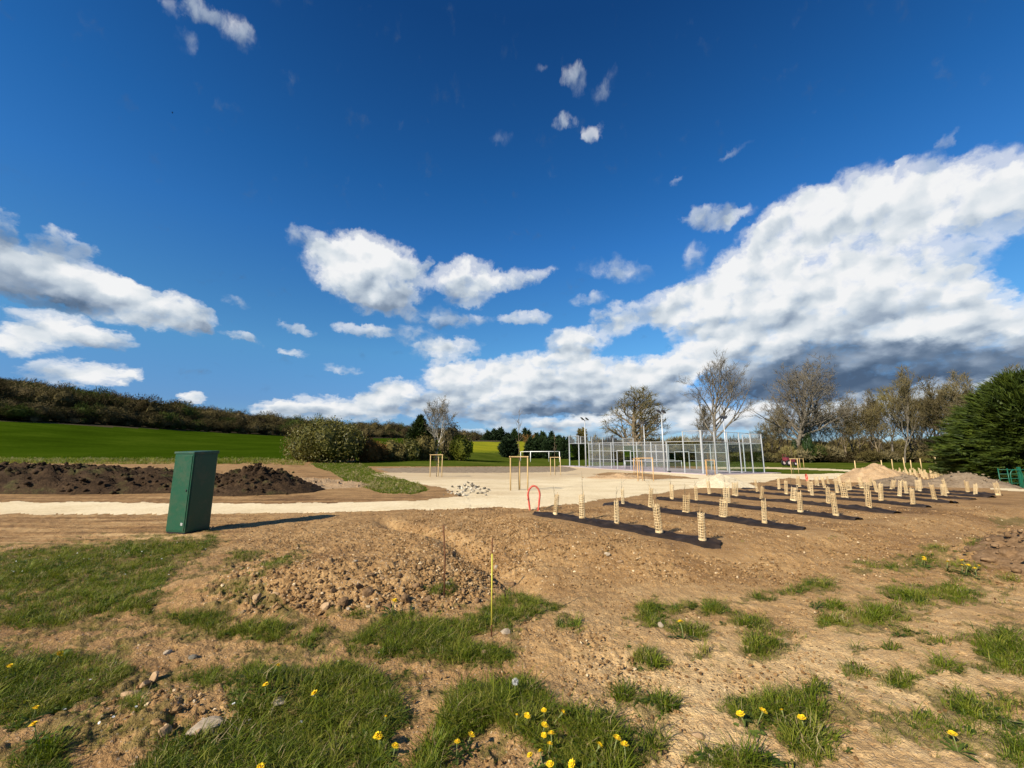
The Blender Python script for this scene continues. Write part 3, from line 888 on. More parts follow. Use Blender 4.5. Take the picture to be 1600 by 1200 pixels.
# ================================================================== uncountable cover (grass, crumbs of soil, woods)
def scatter(name, pts, rot, scl, idx, protos, label=None, cat=None):
    """One object that sets copies of small meshes on many points."""
    me = bpy.data.meshes.new(name)
    n = len(pts)
    me.vertices.add(n)
    me.vertices.foreach_set('co', np.asarray(pts, np.float32).ravel())
    a = me.attributes.new('rot', 'FLOAT_VECTOR', 'POINT'); a.data.foreach_set('vector', np.asarray(rot, np.float32).ravel())
    s3 = np.asarray(scl, np.float32)
    if s3.ndim == 1:
        s3 = np.repeat(s3[:, None], 3, 1)
    a = me.attributes.new('scl', 'FLOAT_VECTOR', 'POINT'); a.data.foreach_set('vector', s3.ravel())
    a = me.attributes.new('idx', 'INT', 'POINT'); a.data.foreach_set('value', np.asarray(idx, np.int32))
    o = bpy.data.objects.new(name, me)
    COL.objects.link(o)
    cl = bpy.data.collections.new(name + '_pieces')
    for i, p in enumerate(protos):
        p.name = '%s_piece_%02d' % (name, i)
        cl.objects.link(p)
    ng = bpy.data.node_groups.new(name + '_scatter', 'GeometryNodeTree')
    ng.interface.new_socket('Geometry', in_out='INPUT', socket_type='NodeSocketGeometry')
    ng.interface.new_socket('Geometry', in_out='OUTPUT', socket_type='NodeSocketGeometry')
    N = ng.nodes; L = ng.links
    gi = N.new('NodeGroupInput'); go = N.new('NodeGroupOutput')
    ci = N.new('GeometryNodeCollectionInfo'); ci.inputs['Collection'].default_value = cl
    ci.inputs['Separate Children'].default_value = True; ci.inputs['Reset Children'].default_value = True
    ip = N.new('GeometryNodeInstanceOnPoints'); ip.inputs['Pick Instance'].default_value = True
    def na(nm, ty):
        q = N.new('GeometryNodeInputNamedAttribute'); q.data_type = ty; q.inputs['Name'].default_value = nm
        return q.outputs['Attribute']
    e2r = N.new('FunctionNodeEulerToRotation')
    L.new(na('rot', 'FLOAT_VECTOR'), e2r.inputs[0])
    L.new(gi.outputs[0], ip.inputs['Points']); L.new(ci.outputs[0], ip.inputs['Instance'])
    L.new(na('idx', 'INT'), ip.inputs['Instance Index'])
    L.new(e2r.outputs[0], ip.inputs['Rotation']); L.new(na('scl', 'FLOAT_VECTOR'), ip.inputs['Scale'])
    L.new(ip.outputs[0], go.inputs[0])
    md = o.modifiers.new('scatter', 'NODES'); md.node_group = ng
    return tag(o, label, cat, None, 'stuff')

def leaf_material(name, cols, rough=0.55, trans=0.35, rnd=0.7, spec=0.25):
    m, G_, out = material(name)
    oi = G_.new('ShaderNodeObjectInfo').outputs['Random']
    pos = objpos(G_)
    f = G_.m('ADD', G_.m('MULTIPLY', G_.m('SUBTRACT', oi, 0.5), rnd), G_.noise(pos, 2.3, 3.0, 0.6))
    k = len(cols)
    c = G_.ramp(f, [(0.2 + 0.6 * i / (k - 1), cols[i]) for i in range(k)])
    p = G_.new('ShaderNodeBsdfPrincipled')
    G_.put(p.inputs['Base Color'], c); p.inputs['Roughness'].default_value = rough; p.inputs['Specular IOR Level'].default_value = spec
    t = G_.new('ShaderNodeBsdfTranslucent'); G_.put(t.inputs['Color'], G_.mix(1.0, c, (1.1, 1.15, 0.6), 'MULTIPLY'))
    mx_ = G_.new('ShaderNodeMixShader'); mx_.inputs[0].default_value = trans
    G_.nt.links.new(p.outputs[0], mx_.inputs[1]); G_.nt.links.new(t.outputs[0], mx_.inputs[2])
    G_.nt.links.new(mx_.outputs[0], out.inputs['Surface'])
    return m

M_GRASS = leaf_material('grass_blade', [(.056, .082, .003), (.092, .126, .005), (.145, .178, .011), (.230, .220, .035)])
M_WEED = leaf_material('weed_leaf', [(.042, .070, .008), (.064, .098, .012), (.100, .135, .024)])
M_DRY = leaf_material('dry_blade', [(.28, .20, .09), (.36, .28, .14), (.42, .34, .19)], rnd=0.5)

def blade_proto(n, hmin, hmax, spread, width, lean, seed, mat):
    rg = np.random.default_rng(seed)
    vs, fs = [], []
    for i in range(n):
        a = rg.uniform(0, 2 * math.pi); r = spread * math.sqrt(rg.uniform(0, 1))
        bx, by = r * math.cos(a), r * math.sin(a)
        h = rg.uniform(hmin, hmax); w = width * rg.uniform(0.7, 1.3)
        da = a + rg.normal(0, 0.8); ln = lean * rg.uniform(0.3, 1.3) * h
        ox, oy = math.cos(da) * ln, math.sin(da) * ln
        wa = da + math.pi / 2 + rg.normal(0, .4)
        wx, wy = math.cos(wa) * w / 2, math.sin(wa) * w / 2
        o = len(vs)
        for t, k in ((0, 1.0), (0.45, 0.9), (0.8, 0.55)):
            px, py, pz = bx + ox * t * t, by + oy * t * t, h * (t - 0.25 * lean * t * t)
            vs += [(px - wx * k, py - wy * k, pz - 0.012 * (t == 0)), (px + wx * k, py + wy * k, pz - 0.012 * (t == 0))]
        vs.append((bx + ox, by + oy, h * (1 - 0.3 * lean)))
        fs += [(o, o + 1, o + 3, o + 2), (o + 2, o + 3, o + 5, o + 4), (o + 4, o + 5, o + 6)]
    return mesh_obj('piece', vs, fs, mat, link=False)

def rosette_proto(n, length, width, seed, mat, rise=0.35, lobed=True):
    rg = np.random.default_rng(seed)
    vs, fs = [], []
    for i in range(n):
        a = 2 * math.pi * i / n + rg.normal(0, .25); l = length * rg.uniform(.6, 1.1); w = width * rg.uniform(.7, 1.2)
        up = rise * rg.uniform(.4, 1.5)
        o = len(vs)
        for k, (t, q) in enumerate(((0.02, .15), (.25, .5), (.4, .35 if lobed else .8), (.55, .9), (.7, .55 if lobed else .9), (.85, .8), (1.0, .05))):
            cx, cy = math.cos(a) * l * t, math.sin(a) * l * t
            cz = l * (up * t - 0.55 * up * t * t * 1.3) + 0.004
            wx, wy = -math.sin(a) * w * q / 2, math.cos(a) * w * q / 2
            vs += [(cx - wx, cy - wy, cz + .12 * w * q), (cx, cy, cz), (cx + wx, cy + wy, cz + .12 * w * q)]
        for k in range(6):
            b = o + k * 3
            fs += [(b, b + 1, b + 4, b + 3), (b + 1, b + 2, b + 5, b + 4)]
    return mesh_obj('piece', vs, fs, mat, link=False)

def scatter_grass():
    rg = np.random.default_rng(5)
    N = 210000
    # candidate points: more of them per square metre close by
    r = 1.9 * (13.0 / 1.9) ** rg.uniform(0, 1, N) ** 0.85
    a = rg.uniform(R(-60), R(60), N)
    x, y = r * np.sin(a), r * np.cos(a)
    keep = y > 1.0
    x, y, r = x[keep], y[keep], r[keep]
    z = H(x, y)
    d = grass_xy(x, y, z)
    u, v = to_px(x, y, z)
    lush = np.clip(grass_px(u, v) / 1.5, 0.0, 1)
    bald = sstep(fbm(x * 3.2, y * 3.2, 2, 0.6, 91), -0.42, 0.10)
    p = d ** 1.6 * (0.30 + 0.70 * lush) * (0.30 + 0.70 * bald) + 0.004
    k = rg.uniform(0, 1, len(x)) < p * 0.62
    x, y, z, r, lush, d, u = x[k], y[k], z[k], r[k], lush[k], d[k], u[k]
    n = len(x)
    wind = 0.6 * vnoise(x * 0.8, y * 0.8, 61)
    rot = np.stack([rg.normal(0, .16, n), rg.normal(0.10, .16, n) + wind, rg.uniform(0, 6.283, n)], 1)
    patch = vnoise(x * 0.9, y * 0.9, 71)
    s = (0.55 + 0.65 * lush) * rg.uniform(.65, 1.25, n) * (1.0 + 0.035 * np.clip(r - 4, 0, 10)) * (1 + 0.55 * patch)
    s = np.clip(s * (1 + .35 * (u > 900)) * (.36 + .28 * d) * np.where(rg.uniform(0, 1, n) < .06, 1.5, 1.0), .2, 1.3)
    idx = rg.integers(0, 8, n)
    weed = rg.uniform(0, 1, n) < (0.10 + 0.22 * (vnoise(x * 1.6, y * 1.6, 81) > 0.15))
    idx[weed] = rg.integers(8, 12, weed.sum())
    dry = rg.uniform(0, 1, n) < 0.09 + 0.12 * (d < .5)
    idx[dry] = 12
    protos = [blade_proto(15, .03, .085, .055, .0042, .95, 100 + i, M_GRASS) for i in range(4)] + [blade_proto(10, .05, .13, .05, .0045, 1.2, 120 + i, M_GRASS) for i in range(4)]
    protos += [rosette_proto(7, .075, .026, 130, M_WEED), rosette_proto(6, .06, .022, 131, M_WEED, .8), rosette_proto(9, .045, .022, 132, M_WEED, .9, False), rosette_proto(8, .09, .024, 133, M_WEED, .5)]
    protos += [blade_proto(8, .04, .10, .06, .0035, 1.1, 140, M_DRY)]
    z = z - 0.004
    scatter('grass', np.stack([x, y, z], 1), rot, s, idx, protos, 'short green grass and weeds in patches on the bare soil', 'grass')
    # rough grass strip beyond the path
    N = 9000
    uu = rg.uniform(470, 690, N); vv = rg.uniform(721, 775, N)
    k = in_poly(uu, vv, GREEN_STRIP)
    uu, vv = uu[k], vv[k]
    dr = np.stack([ray(a_, b_) for a_, b_ in zip(uu, vv)])
    Y = np.full(len(uu), 20.0)
    for _ in range(12):
        zz = base_z(dr[:, 0] / dr[:, 1] * Y, Y)
        Y = np.clip((zz - CZ) / np.minimum(dr[:, 2] / dr[:, 1], -0.004), 8, 60)
    x = dr[:, 0] / dr[:, 1] * Y; y = Y; z = base_z(x, y)
    n = len(x)
    rot = np.stack([rg.normal(0, .2, n), rg.normal(.1, .2, n), rg.uniform(0, 6.28, n)], 1)
    scatter('rough_grass', np.stack([x, y, z - .02], 1), rot, rg.uniform(.9, 2.2, n) * (1 + .7 * vnoise(x * .5, y * .5, 6)), rg.integers(0, 4, n), [blade_proto(13, .035, .085, .06, .006, .55, 150 + i, M_GRASS) for i in range(3)] + [blade_proto(9, .05, .10, .06, .006, .8, 160, M_DRY)], 'strip of rough grass between the bare soil and the pale yard', 'grass')

def rock_mesh(seed, flat=0.75, sub=1):
    bm = bmesh.new()
    bmesh.ops.create_icosphere(bm, subdivisions=sub, radius=1.0)
    rg = np.random.default_rng(seed)
    ax = rg.normal(0, 1, (7, 3)); ax /= np.linalg.norm(ax, axis=1)[:, None]
    lim = rg.uniform(.42, .85, 7)
    for vtx in bm.verts:
        p = np.array(vtx.co) * rg.uniform(.88, 1.1)
        for q, l in zip(ax, lim):
            d = p @ q
            if d > l:
                p = p - q * (d - l) * .92
        vtx.co = Vector((p[0] * 1.0, p[1] * rg.uniform(.95, 1.05) * .8, p[2] * flat))
    vs = [tuple(v_.co) for v_ in bm.verts]; fs = [tuple(x.index for x in f.verts) for f in bm.faces]
    bm.free()
    return vs, fs

def clod_material(name, cols, rnd=0.9, bs=9.0):
    m, G_, out = material(name)
    oi = G_.new('ShaderNodeObjectInfo').outputs['Random']
    pos = objpos(G_)
    f = G_.m('ADD', G_.m('MULTIPLY', G_.m('SUBTRACT', oi, 0.5), rnd), G_.noise(pos, 30.0, 3.0, 0.6))
    k = len(cols)
    c = G_.ramp(f, [(0.1 + 0.8 * i / (k - 1), cols[i]) for i in range(k)])
    principled(G_, out, c, 0.95, 0, bump(G_, G_.noise(pos, 90.0, 4.0, .6), .6, .01), .12)
    return m
M_CLOD = clod_material('soil_crumb', [(.120, .064, .025), (.195, .110, .044), (.270, .160, .068), (.340, .215, .098)])
M_PEBBLE = clod_material('pale_pebble', [(.26, .16, .075), (.35, .23, .115), (.44, .31, .17), (.58, .45, .28)])

def scatter_crumbs():
    rg = np.random.default_rng(8)
    N = 280000
    r = 2.0 * (16.0 / 2.0) ** rg.uniform(0, 1, N)
    a = rg.uniform(R(-58), R(58), N)
    x, y = r * np.sin(a), r * np.cos(a)
    z = H(x, y); u, v = to_px(x, y, z)
    mnd = cloddy_px(u, v) + .7 * np.exp(-(((u - 1610) / 70) ** 2 + ((v - 875) / 32) ** 2)) + .45 * np.exp(-(((u - 240) / 120) ** 2 + ((v - 1110) / 45) ** 2))
    bed = ((v > 790) & (v < 915) & (u > 620)).astype(float)
    band = ((v > 803) & (v < 860) & (u > 340) & (u < 860)).astype(float)
    p = 0.07 + 1.0 * mnd + 0.75 * bed + .55 * band + 0.16 * (v > 880) * (u > 780)
    g_ = grass_xy(x, y, z)
    pathm = in_poly(u, v, POLY['path']) | in_poly(u, v, POLY['gravel_yard'])
    p = p * (1 - 0.75 * (g_ > .5)) * np.where(pathm, 0.0, 1.0)
    for c0, c1 in STRIP_LINES:
        dx, dy = c1[0] - c0[0], c1[1] - c0[1]
        t = np.clip(((x - c0[0]) * dx + (y - c0[1]) * dy) / (dx * dx + dy * dy), 0, 1)
        p = np.where(np.hypot(x - c0[0] - t * dx, y - c0[1] - t * dy) < 0.5, 0, p)
    k = rg.uniform(0, 1, N) < p * .62
    x, y, z, u, v, mnd, r = x[k], y[k], z[k], u[k], v[k], mnd[k], r[k]
    n = len(x)
    s = 0.006 * (1 - rg.uniform(0, 1, n)) ** (-0.62)
    lower = sstep(v, 850, 960)
    s = np.clip(s * np.where((v < 905) & (u > 640), 1.35, 1.0) * (0.60 + 0.42 * np.clip(mnd, 0, 1) * (0.4 + lower)), .0035, np.where(mnd > .35, .024 + .014 * lower, np.where((v < 905) & (u > 640), .026, .017)))
    pale = rg.uniform(0, 1, n) < 0.15
    idx = np.where(pale, rg.integers(5, 9, n), rg.integers(0, 5, n))
    s = np.where(pale, np.minimum(s * .9, .03), s)
    rot = rg.uniform(-1, 1, (n, 3)) * np.array([.5, .5, 3.14])
    protos = []
    for i in range(9):
        vs, fs = rock_mesh(300 + i, .72, 1 if i < 9 else 2)
        protos.append(mesh_obj('piece', vs, fs, M_CLOD if i < 5 else M_PEBBLE, link=False))
    s3 = np.stack([s * rg.uniform(.8, 1.3, n), s * rg.uniform(.8, 1.3, n), s * rg.uniform(.7, 1.1, n)], 1)
    scatter('soil_crumbs', np.stack([x, y, z + s * .10], 1), rot, s3, idx, protos, 'crumbs of dry soil and small pebbles strewn over the ground', 'crumbs')

scatter_grass()
scatter_crumbs()

def scatter_verge():
    # tussocks along the near edge of the field, behind the dark heap
    rg = np.random.default_rng(55)
    n = 2600
    u = rg.uniform(-120, 475, n); Y = rg.uniform(39, 52, n)
    d = np.stack([ray(a, 706) for a in u]); x = d[:, 0] / d[:, 1] * Y
    z = H(x, Y)
    rot = np.stack([rg.normal(0, .2, n), rg.normal(.1, .2, n), rg.uniform(0, 6.28, n)], 1)
    scatter('verge_grass', np.stack([x, Y, z - .03], 1), rot, rg.uniform(2.0, 5.0, n) * (1 + .8 * vnoise(x * .2, Y * .2, 8)), rg.integers(0, 4, n), [blade_proto(13, .035, .085, .07, .007, .6, 170 + i, M_GRASS) for i in range(3)] + [blade_proto(9, .05, .10, .06, .006, .8, 175, M_DRY)], 'rough tussocky grass along the near edge of the green field', 'grass')
scatter_verge()

# ------------------------------------------------------------------ far woods on the hill
M_TWIGWOOD = leaf_material('hill_wood_twigs', [(.040, .030, .014), (.062, .050, .020), (.085, .070, .028), (.110, .085, .040)], .9, .1, .9, .05)
M_TWIGGREEN = leaf_material('hill_wood_green', [(.030, .042, .010), (.046, .062, .014), (.066, .085, .018)], .9, .15, .8, .05)

def crown_card_proto(n, seed, mat, h=1.0, core=0.72, size=.12):
    """A rounded bare crown: a dark broken core and a haze of twig-like slivers round it."""
    rg = np.random.default_rng(seed)
    vs, fs = [], []
    cv, cf = rock_mesh(seed, 1.0, 2)
    for p in cv:
        q = np.array(p) * core * rg.uniform(.82, 1.08)
        vs.append((q[0], q[1] * 1.2, q[2] * h + h))
    fs += list(cf)
    for i in range(n):
        d = rg.normal(0, 1, 3); d /= np.linalg.norm(d)
        d[2] = abs(d[2]) * 1.0 - .25
        rr = rg.uniform(.62, 1.05) * (1 + .25 * math.sin(3 * d[0] + seed) * math.cos(4 * d[1]))
        p = d * rr
        l = size * rg.uniform(.6, 1.9); w = size * rg.uniform(.12, .42)
        dirv = d * .8 + np.array([0, 0, .45]) + rg.normal(0, .6, 3); dirv /= np.linalg.norm(dirv)
        sd_ = np.cross(dirv, rg.normal(0, 1, 3)); sd_ /= np.linalg.norm(sd_) + 1e-6
        o = len(vs)
        b = np.array([p[0], p[1], p[2] * h + h])
        vs += [tuple(b - sd_ * w / 2), tuple(b + sd_ * w / 2), tuple(b + dirv * l)]
        fs.append((o, o + 1, o + 2))
    return mesh_obj('piece', vs, fs, mat, link=False)

def scatter_hill():
    rg = np.random.default_rng(21)
    pts, rot, scl, idx = [], [], [], []
    edge_u = [-420, 0, 240, 470, 620, 700, 760]; edge_v = [632, 657, 669.5, 682, 684.5, 688, 690]
    edge_Y = [104, 130, 165, 220, 300, 340, 420]
    top_Y = [205, 235, 312, 402, 475, 560, 660]
    for u in np.arange(-420, 790, 2.6):
        Y0 = np.interp(u, edge_u, edge_Y); Y1 = np.interp(u, edge_u, top_Y)
        d = ray(u, 690)
        rows = 10 if u < 400 else 7
        for k in range(rows):
            t = (k + rg.uniform(0, 1)) / rows
            if k == 0: t = 0.01
            Y = Y0 + 2 + (Y1 - Y0) * t
            x = d[0] / d[1] * Y + rg.normal(0, 2.0)
            s = (2.4 + 4.6 * rg.uniform() ** 2) * (0.62 if k == 0 else 1.0)
            pts.append((x, Y, 0)); scl.append((s * rg.uniform(.85, 1.3), s * rg.uniform(.85, 1.3), s * rg.uniform(.75, 1.2)))
            rot.append((0, 0, rg.uniform(0, 6.28)))
            idx.append(rg.choice(9, p=[.15, .15, .15, .13, .13, .13, .06, .06, .04]))
    pts = np.array(pts)
    pts[:, 2] = base_z(pts[:, 0], pts[:, 1]) - 0.8
    protos = [crown_card_proto(1100, 400 + i, M_TWIGWOOD, 1.0, .58, .11) for i in range(6)] + [crown_card_proto(1100, 420 + i, M_TWIGGREEN, 1.0, .6, .11) for i in range(3)]
    scatter('hill_wood', pts, rot, scl, idx, protos, 'brown leafless wood covering the hillside behind the green field', 'wood')
scatter_hill()

# ================================================================== trees and shrubs
def bark_material(name, cols, scale=3.0):
    return mottled(name, cols, scale, 0.9, 14.0, 0.6, 0.03, spec=0.1)
M_BARK_GREY = bark_material('grey_bark', [(.075, .064, .048), (.130, .112, .086), (.215, .190, .150)])
M_BARK_BROWN = bark_material('brown_bark', [(.10, .075, .045), (.16, .125, .08), (.24, .19, .13)])
M_BARK_WHITE = bark_material('birch_bark', [(.20, .17, .13), (.42, .38, .31), (.58, .54, .46)], 5.0)
M_TW_GREY = leaf_material('grey_twigs', [(.085, .072, .052), (.130, .112, .082), (.190, .165, .125)], .9, .1, .5, .05)
M_TW_OLIVE = leaf_material('olive_twigs', [(.090, .074, .026), (.145, .120, .042), (.210, .175, .068)], .9, .15, .6, .05)
M_TW_BROWN = leaf_material('brown_twigs', [(.080, .064, .030), (.125, .102, .050), (.180, .150, .078)], .9, .12, .6, .05)
M_TW_RUST = leaf_material('rusty_twigs', [(.10, .055, .018), (.16, .090, .028), (.22, .135, .045)], .9, .12, .6, .05)
M_LAUREL = leaf_material('glossy_bush_leaf', [(.030, .036, .006), (.058, .062, .010), (.100, .092, .018), (.165, .145, .040)], .5, .2, .5, .25)
M_OLIVE = leaf_material('willow_leaf', [(.060, .072, .008), (.105, .115, .012), (.150, .150, .020)], .6, .3, .4, .15)
M_CONIF = leaf_material('conifer_spray', [(.008, .014, .003), (.018, .031, .005), (.040, .060, .008), (.085, .110, .012)], .6, .18, .4, .2)
M_CONIF_D = leaf_material('dark_conifer', [(.010, .020, .008), (.018, .034, .010), (.030, .052, .014)], .7, .12, .4, .15)
M_IVY = leaf_material('ivy_leaf', [(.012, .024, .006), (.022, .042, .010), (.036, .064, .014)], .45, .15, .4, .3)

def slivers(rg, base, dirs, length, width):
    """Thin triangles from base along dirs (arrays)."""
    n = len(base)
    sd_ = np.cross(dirs, rg.normal(0, 1, (n, 3)))
    sd_ /= np.linalg.norm(sd_, axis=1)[:, None] + 1e-9
    a = base - sd_ * width[:, None] * .5; b = base + sd_ * width[:, None] * .5; c = base + dirs * length[:, None]
    vs = np.stack([a, b, c], 1).reshape(-1, 3)
    return vs, np.arange(n * 3).reshape(-1, 3)

def leaf_quads(rg, pos, size, upbias=0.3, aspect=0.6):
    n = len(pos)
    d = rg.normal(0, 1, (n, 3)); d[:, 2] += upbias; d /= np.linalg.norm(d, axis=1)[:, None]
    s = np.cross(d, rg.normal(0, 1, (n, 3))); s /= np.linalg.norm(s, axis=1)[:, None] + 1e-9
    L = size[:, None]
    p0 = pos - d * L * .5; p2 = pos + d * L * .5
    p1 = pos + s * L * .5 * aspect; p3 = pos - s * L * .5 * aspect
    return np.stack([p0, p1, p2, p3], 1).reshape(-1, 3), np.arange(n * 4).reshape(-1, 4)

def bare_tree_meshes(seed, h, r0, fork=0.25, limbs=7, spread=0.6, up=0.55, twigs=3, twig_len=0.9, twig_w=0.03, trunks=1, droop=0.0, clear=0.2):
    """Returns (limb MB, twig verts, twig faces) for a leafless tree about h metres tall."""
    rg = np.random.default_rng(seed)
    mb = MB()
    tb, td, tl, tw = [], [], [], []
    def norm(v_):
        return v_ / (np.linalg.norm(v_) + 1e-9)
    def limb(p, d, L, r, lev):
        k = 5 if lev < 2 else 3
        pts = [p.copy()]; rad = [r]
        dd = d.copy()
        for i in range(k):
            dd = norm(dd + rg.normal(0, .13 + .05 * lev, 3) + np.array([0, 0, (up if lev > 0 else .15) * .22 - droop * .12 * lev]))
            p = p + dd * L / k
            pts.append(p.copy()); rad.append(max(r * (1 - .78 * (i + 1) / k), .006))
        if r > .012:
            mb.tube(pts, rad, 6 if lev < 2 else (4 if lev < 3 else 3), cap=False)
        else:
            tb.append(pts[0]); td.append(norm(pts[-1] - pts[0])); tl.append(L); tw.append(twig_w)
        if lev >= 4 or L < .35:
            return
        if lev >= 3:
            for t in np.linspace(.35, 1.0, twigs):
                q = pts[0] + (pts[-1] - pts[0]) * t
                e = norm(dd + rg.normal(0, .7, 3) + np.array([0, 0, .25 - droop]))
                tb.append(q); td.append(e); tl.append(twig_len * rg.uniform(.5, 1.2)); tw.append(twig_w * rg.uniform(.6, 1.3))
            return
        nchild = [limbs, 7, 6, 4][lev]
        lo = fork if lev == 0 else .22
        az0 = rg.uniform(0, 6.28)
        for c in range(nchild):
            t = lo + (1 - lo) * (c + rg.uniform(.2, .8)) / nchild
            fi = t * k; i0 = min(int(fi), k - 1)
            q = pts[i0] + (pts[i0 + 1] - pts[i0]) * (fi - i0)
            azm = az0 + c * 2.4 + rg.normal(0, .3)
            side = np.array([math.cos(azm), math.sin(azm), 0])
            axis = norm(pts[i0 + 1] - pts[i0])
            side = norm(side - axis * (side @ axis))
            ang = spread * rg.uniform(.7, 1.25) * (1.15 if lev == 0 and t < .5 else 1.0)
            nd = norm(axis * math.cos(ang) + side * math.sin(ang))
            LL = L * ([.62, .55, .5][lev]) * (1.0 - .45 * (t - lo) / (1 - lo)) * rg.uniform(.8, 1.2)
            limb(q, nd, LL, max(rad[i0] * .55, .008), lev + 1)
        # leader twigs
        for _ in range(3):
            tb.append(pts[-1]); td.append(norm(dd + rg.normal(0, .4, 3))); tl.append(twig_len); tw.append(twig_w)
    for t in range(trunks):
        a = 6.28 * t / max(1, trunks) + seed
        d = norm(np.array([.16 * math.cos(a), .16 * math.sin(a), 1.0])) if trunks > 1 else norm(np.array([rg.normal(0, .03), rg.normal(0, .03), 1.0]))
        limb(np.array([.15 * r0 * math.cos(a) * 6 * (trunks > 1), .15 * r0 * math.sin(a) * 6 * (trunks > 1), -.15]), d, h * .92, r0, 0)
    vs, fs = slivers(rg, np.array(tb), np.array(td), np.array(tl), np.array(tw))
    return mb, vs, fs

def bare_tree(name, loc, seed, h, r0, label, bark, twig, group=None, rz=0.0, cat='tree', **kw):
    e = empty(name, loc, label, cat, group, rz)
    mb, vs, fs = bare_tree_meshes(seed, h, r0, **kw)
    mb.build('trunk', bark, e, smooth=True)
    mesh_obj('crown', vs, fs, twig, e)
    return e

def lobes(rg, n, rx, ry, h, flat=0.2):
    out = []
    for i in range(n):
        a = rg.uniform(0, 6.28); r = math.sqrt(rg.uniform(0, 1)) * .55
        out.append((rx * r * math.cos(a), ry * r * math.sin(a), h * rg.uniform(.3, .62), rg.uniform(.42, .62)))
    return out

def leafy_bush(name, loc, rx, ry, h, n, leaf, label, mat, cat='shrub', group=None, seed=0, core=(.02, .025, .008), tw=None, rz=0.0):
    e = empty(name, loc, label, cat, group, rz)
    rg = np.random.default_rng(seed)
    lb = lobes(rg, 11, rx, ry, h)
    lb.append((0, 0, h * .45, .72))
    pos = []
    for i in range(n):
        L = lb[rg.integers(0, len(lb))]
        d = rg.normal(0, 1, 3); d /= np.linalg.norm(d)
        k = rg.uniform(.80, 1.06) if rg.uniform() < .85 else rg.uniform(1.0, 1.22)
        p = np.array([L[0] + d[0] * rx * L[3] * k, L[1] + d[1] * ry * L[3] * k, L[2] + d[2] * h * L[3] * .88 * k])
        if p[2] < .05: p[2] = rg.uniform(.05, .3) * h
        pos.append(p)
    pos = np.array(pos)
    pos += .10 * leaf * rg.normal(0, 1, pos.shape)
    vs, fs = leaf_quads(rg, pos, leaf * rg.uniform(.6, 1.4, n))
    mesh_obj('crown', vs, fs, mat, e)
    # solid core added inside to stop light passing through the leaves
    cv, cf = [], []
    for (a, b, c, s) in lb:
        v_, f_ = rock_mesh(int(abs(a * 100)) + 3, 1.0, 2)
        o = len(cv)
        cv += [(a + p[0] * rx * s * .80, b + p[1] * ry * s * .95, max(.02, c + p[2] * h * s * .70)) for p in v_]
        cf += [tuple(i + o for i in q) for q in f_]
    mesh_obj('light_block_core', cv, cf, mat, e)
    mb = MB()
    for k in range(6):
        a = k * 1.05 + rg.uniform(0, .5)
        mb.tube([(0.1 * math.cos(a), .1 * math.sin(a), -.1), (rx * .2 * math.cos(a), ry * .2 * math.sin(a), h * .3), (rx * .4 * math.cos(a), ry * .4 * math.sin(a), h * .6)], [.05, .035, .015], 5, cap=False)
    mb.build('stem', tw or M_BARK_BROWN, e, smooth=True)
    return e

def conifer(name, loc, r, h, n, label, mat, group=None, seed=0, profile=None, droop=.15, size=.5, w=.10, cat='conifer', per=8, flat=1.0, core=.70):
    e = empty(name, loc, label, cat, group)
    rg = np.random.default_rng(seed)
    prof = profile or [(0, .55), (.12, .9), (.3, 1.0), (.6, .68), (.85, .28), (1.0, .02)]
    hs = np.array([p[0] for p in prof]); rs = np.array([p[1] for p in prof])
    t = rg.uniform(0, 1, n * 3)
    keep = rg.uniform(0, 1, n * 3) < np.interp(t, hs, rs) + .05
    t = t[keep][:n]
    n = len(t)
    az_ = rg.uniform(0, 6.283, n)
    lob = 1 + .15 * np.sin(az_ * 5 + t * 9 + seed) + .13 * np.sin(az_ * 11 - t * 23)
    rr = np.interp(t, hs, rs) * r * lob * rg.uniform(.62, 1.04, n) ** .6
    pos = np.stack([rr * np.cos(az_), rr * np.sin(az_), t * h], 1)
    out = np.stack([np.cos(az_), np.sin(az_), np.full(n, .28 - droop)], 1)
    out[:, 2] += 1.2 * t ** 3
    out /= np.linalg.norm(out, axis=1)[:, None]
    B = np.repeat(pos, per, 0); O = np.repeat(out, per, 0)
    D_ = O + rg.normal(0, .42, O.shape) * np.array([1, 1, flat]); D_[:, 2] += .1 * flat
    D_ /= np.linalg.norm(D_, axis=1)[:, None]
    B = B - D_ * size * .3 + rg.normal(0, size * .12, B.shape) * np.array([1, 1, flat])
    B[:, 2] = np.maximum(B[:, 2], .03)
    vs, fs = slivers(rg, B, D_, size * rg.uniform(.5, 1.2, len(B)), w * rg.uniform(.7, 1.5, len(B)))
    mesh_obj('crown', vs, fs, mat, e)
    cv, cf = [], []
    m_ = 18
    for i, q in enumerate(np.linspace(0.02, .96, 12)):
        for k in range(m_):
            a = 6.283 * k / m_
            rad = np.interp(q, hs, rs) * r * (core + .06 * math.sin(5 * a + 9 * q + seed)) * rg.uniform(.9, 1.05)
            cv.append((rad * math.cos(a), rad * math.sin(a), q * h))
    for i in range(11):
        for k in range(m_):
            cf.append((i * m_ + k, i * m_ + (k + 1) % m_, (i + 1) * m_ + (k + 1) % m_, (i + 1) * m_ + k))
    mesh_obj('light_block_core', cv, cf, mat, e)  # opaque body added within the sprays so light does not shine through
    MB().tube([(0, 0, -.2), (0, 0, h * .5), (0, 0, h * .9)], [max(.08, r * .06), max(.05, r * .04), .02], 8).build('trunk', M_BARK_BROWN, e, smooth=True)
    return e

def place(u, Y):
    """Ground point in the direction of column u, Y metres ahead."""
    d = ray(u, 706)
    x = d[0] / d[1] * Y
    return np.array([x, Y, hz(x, Y)])

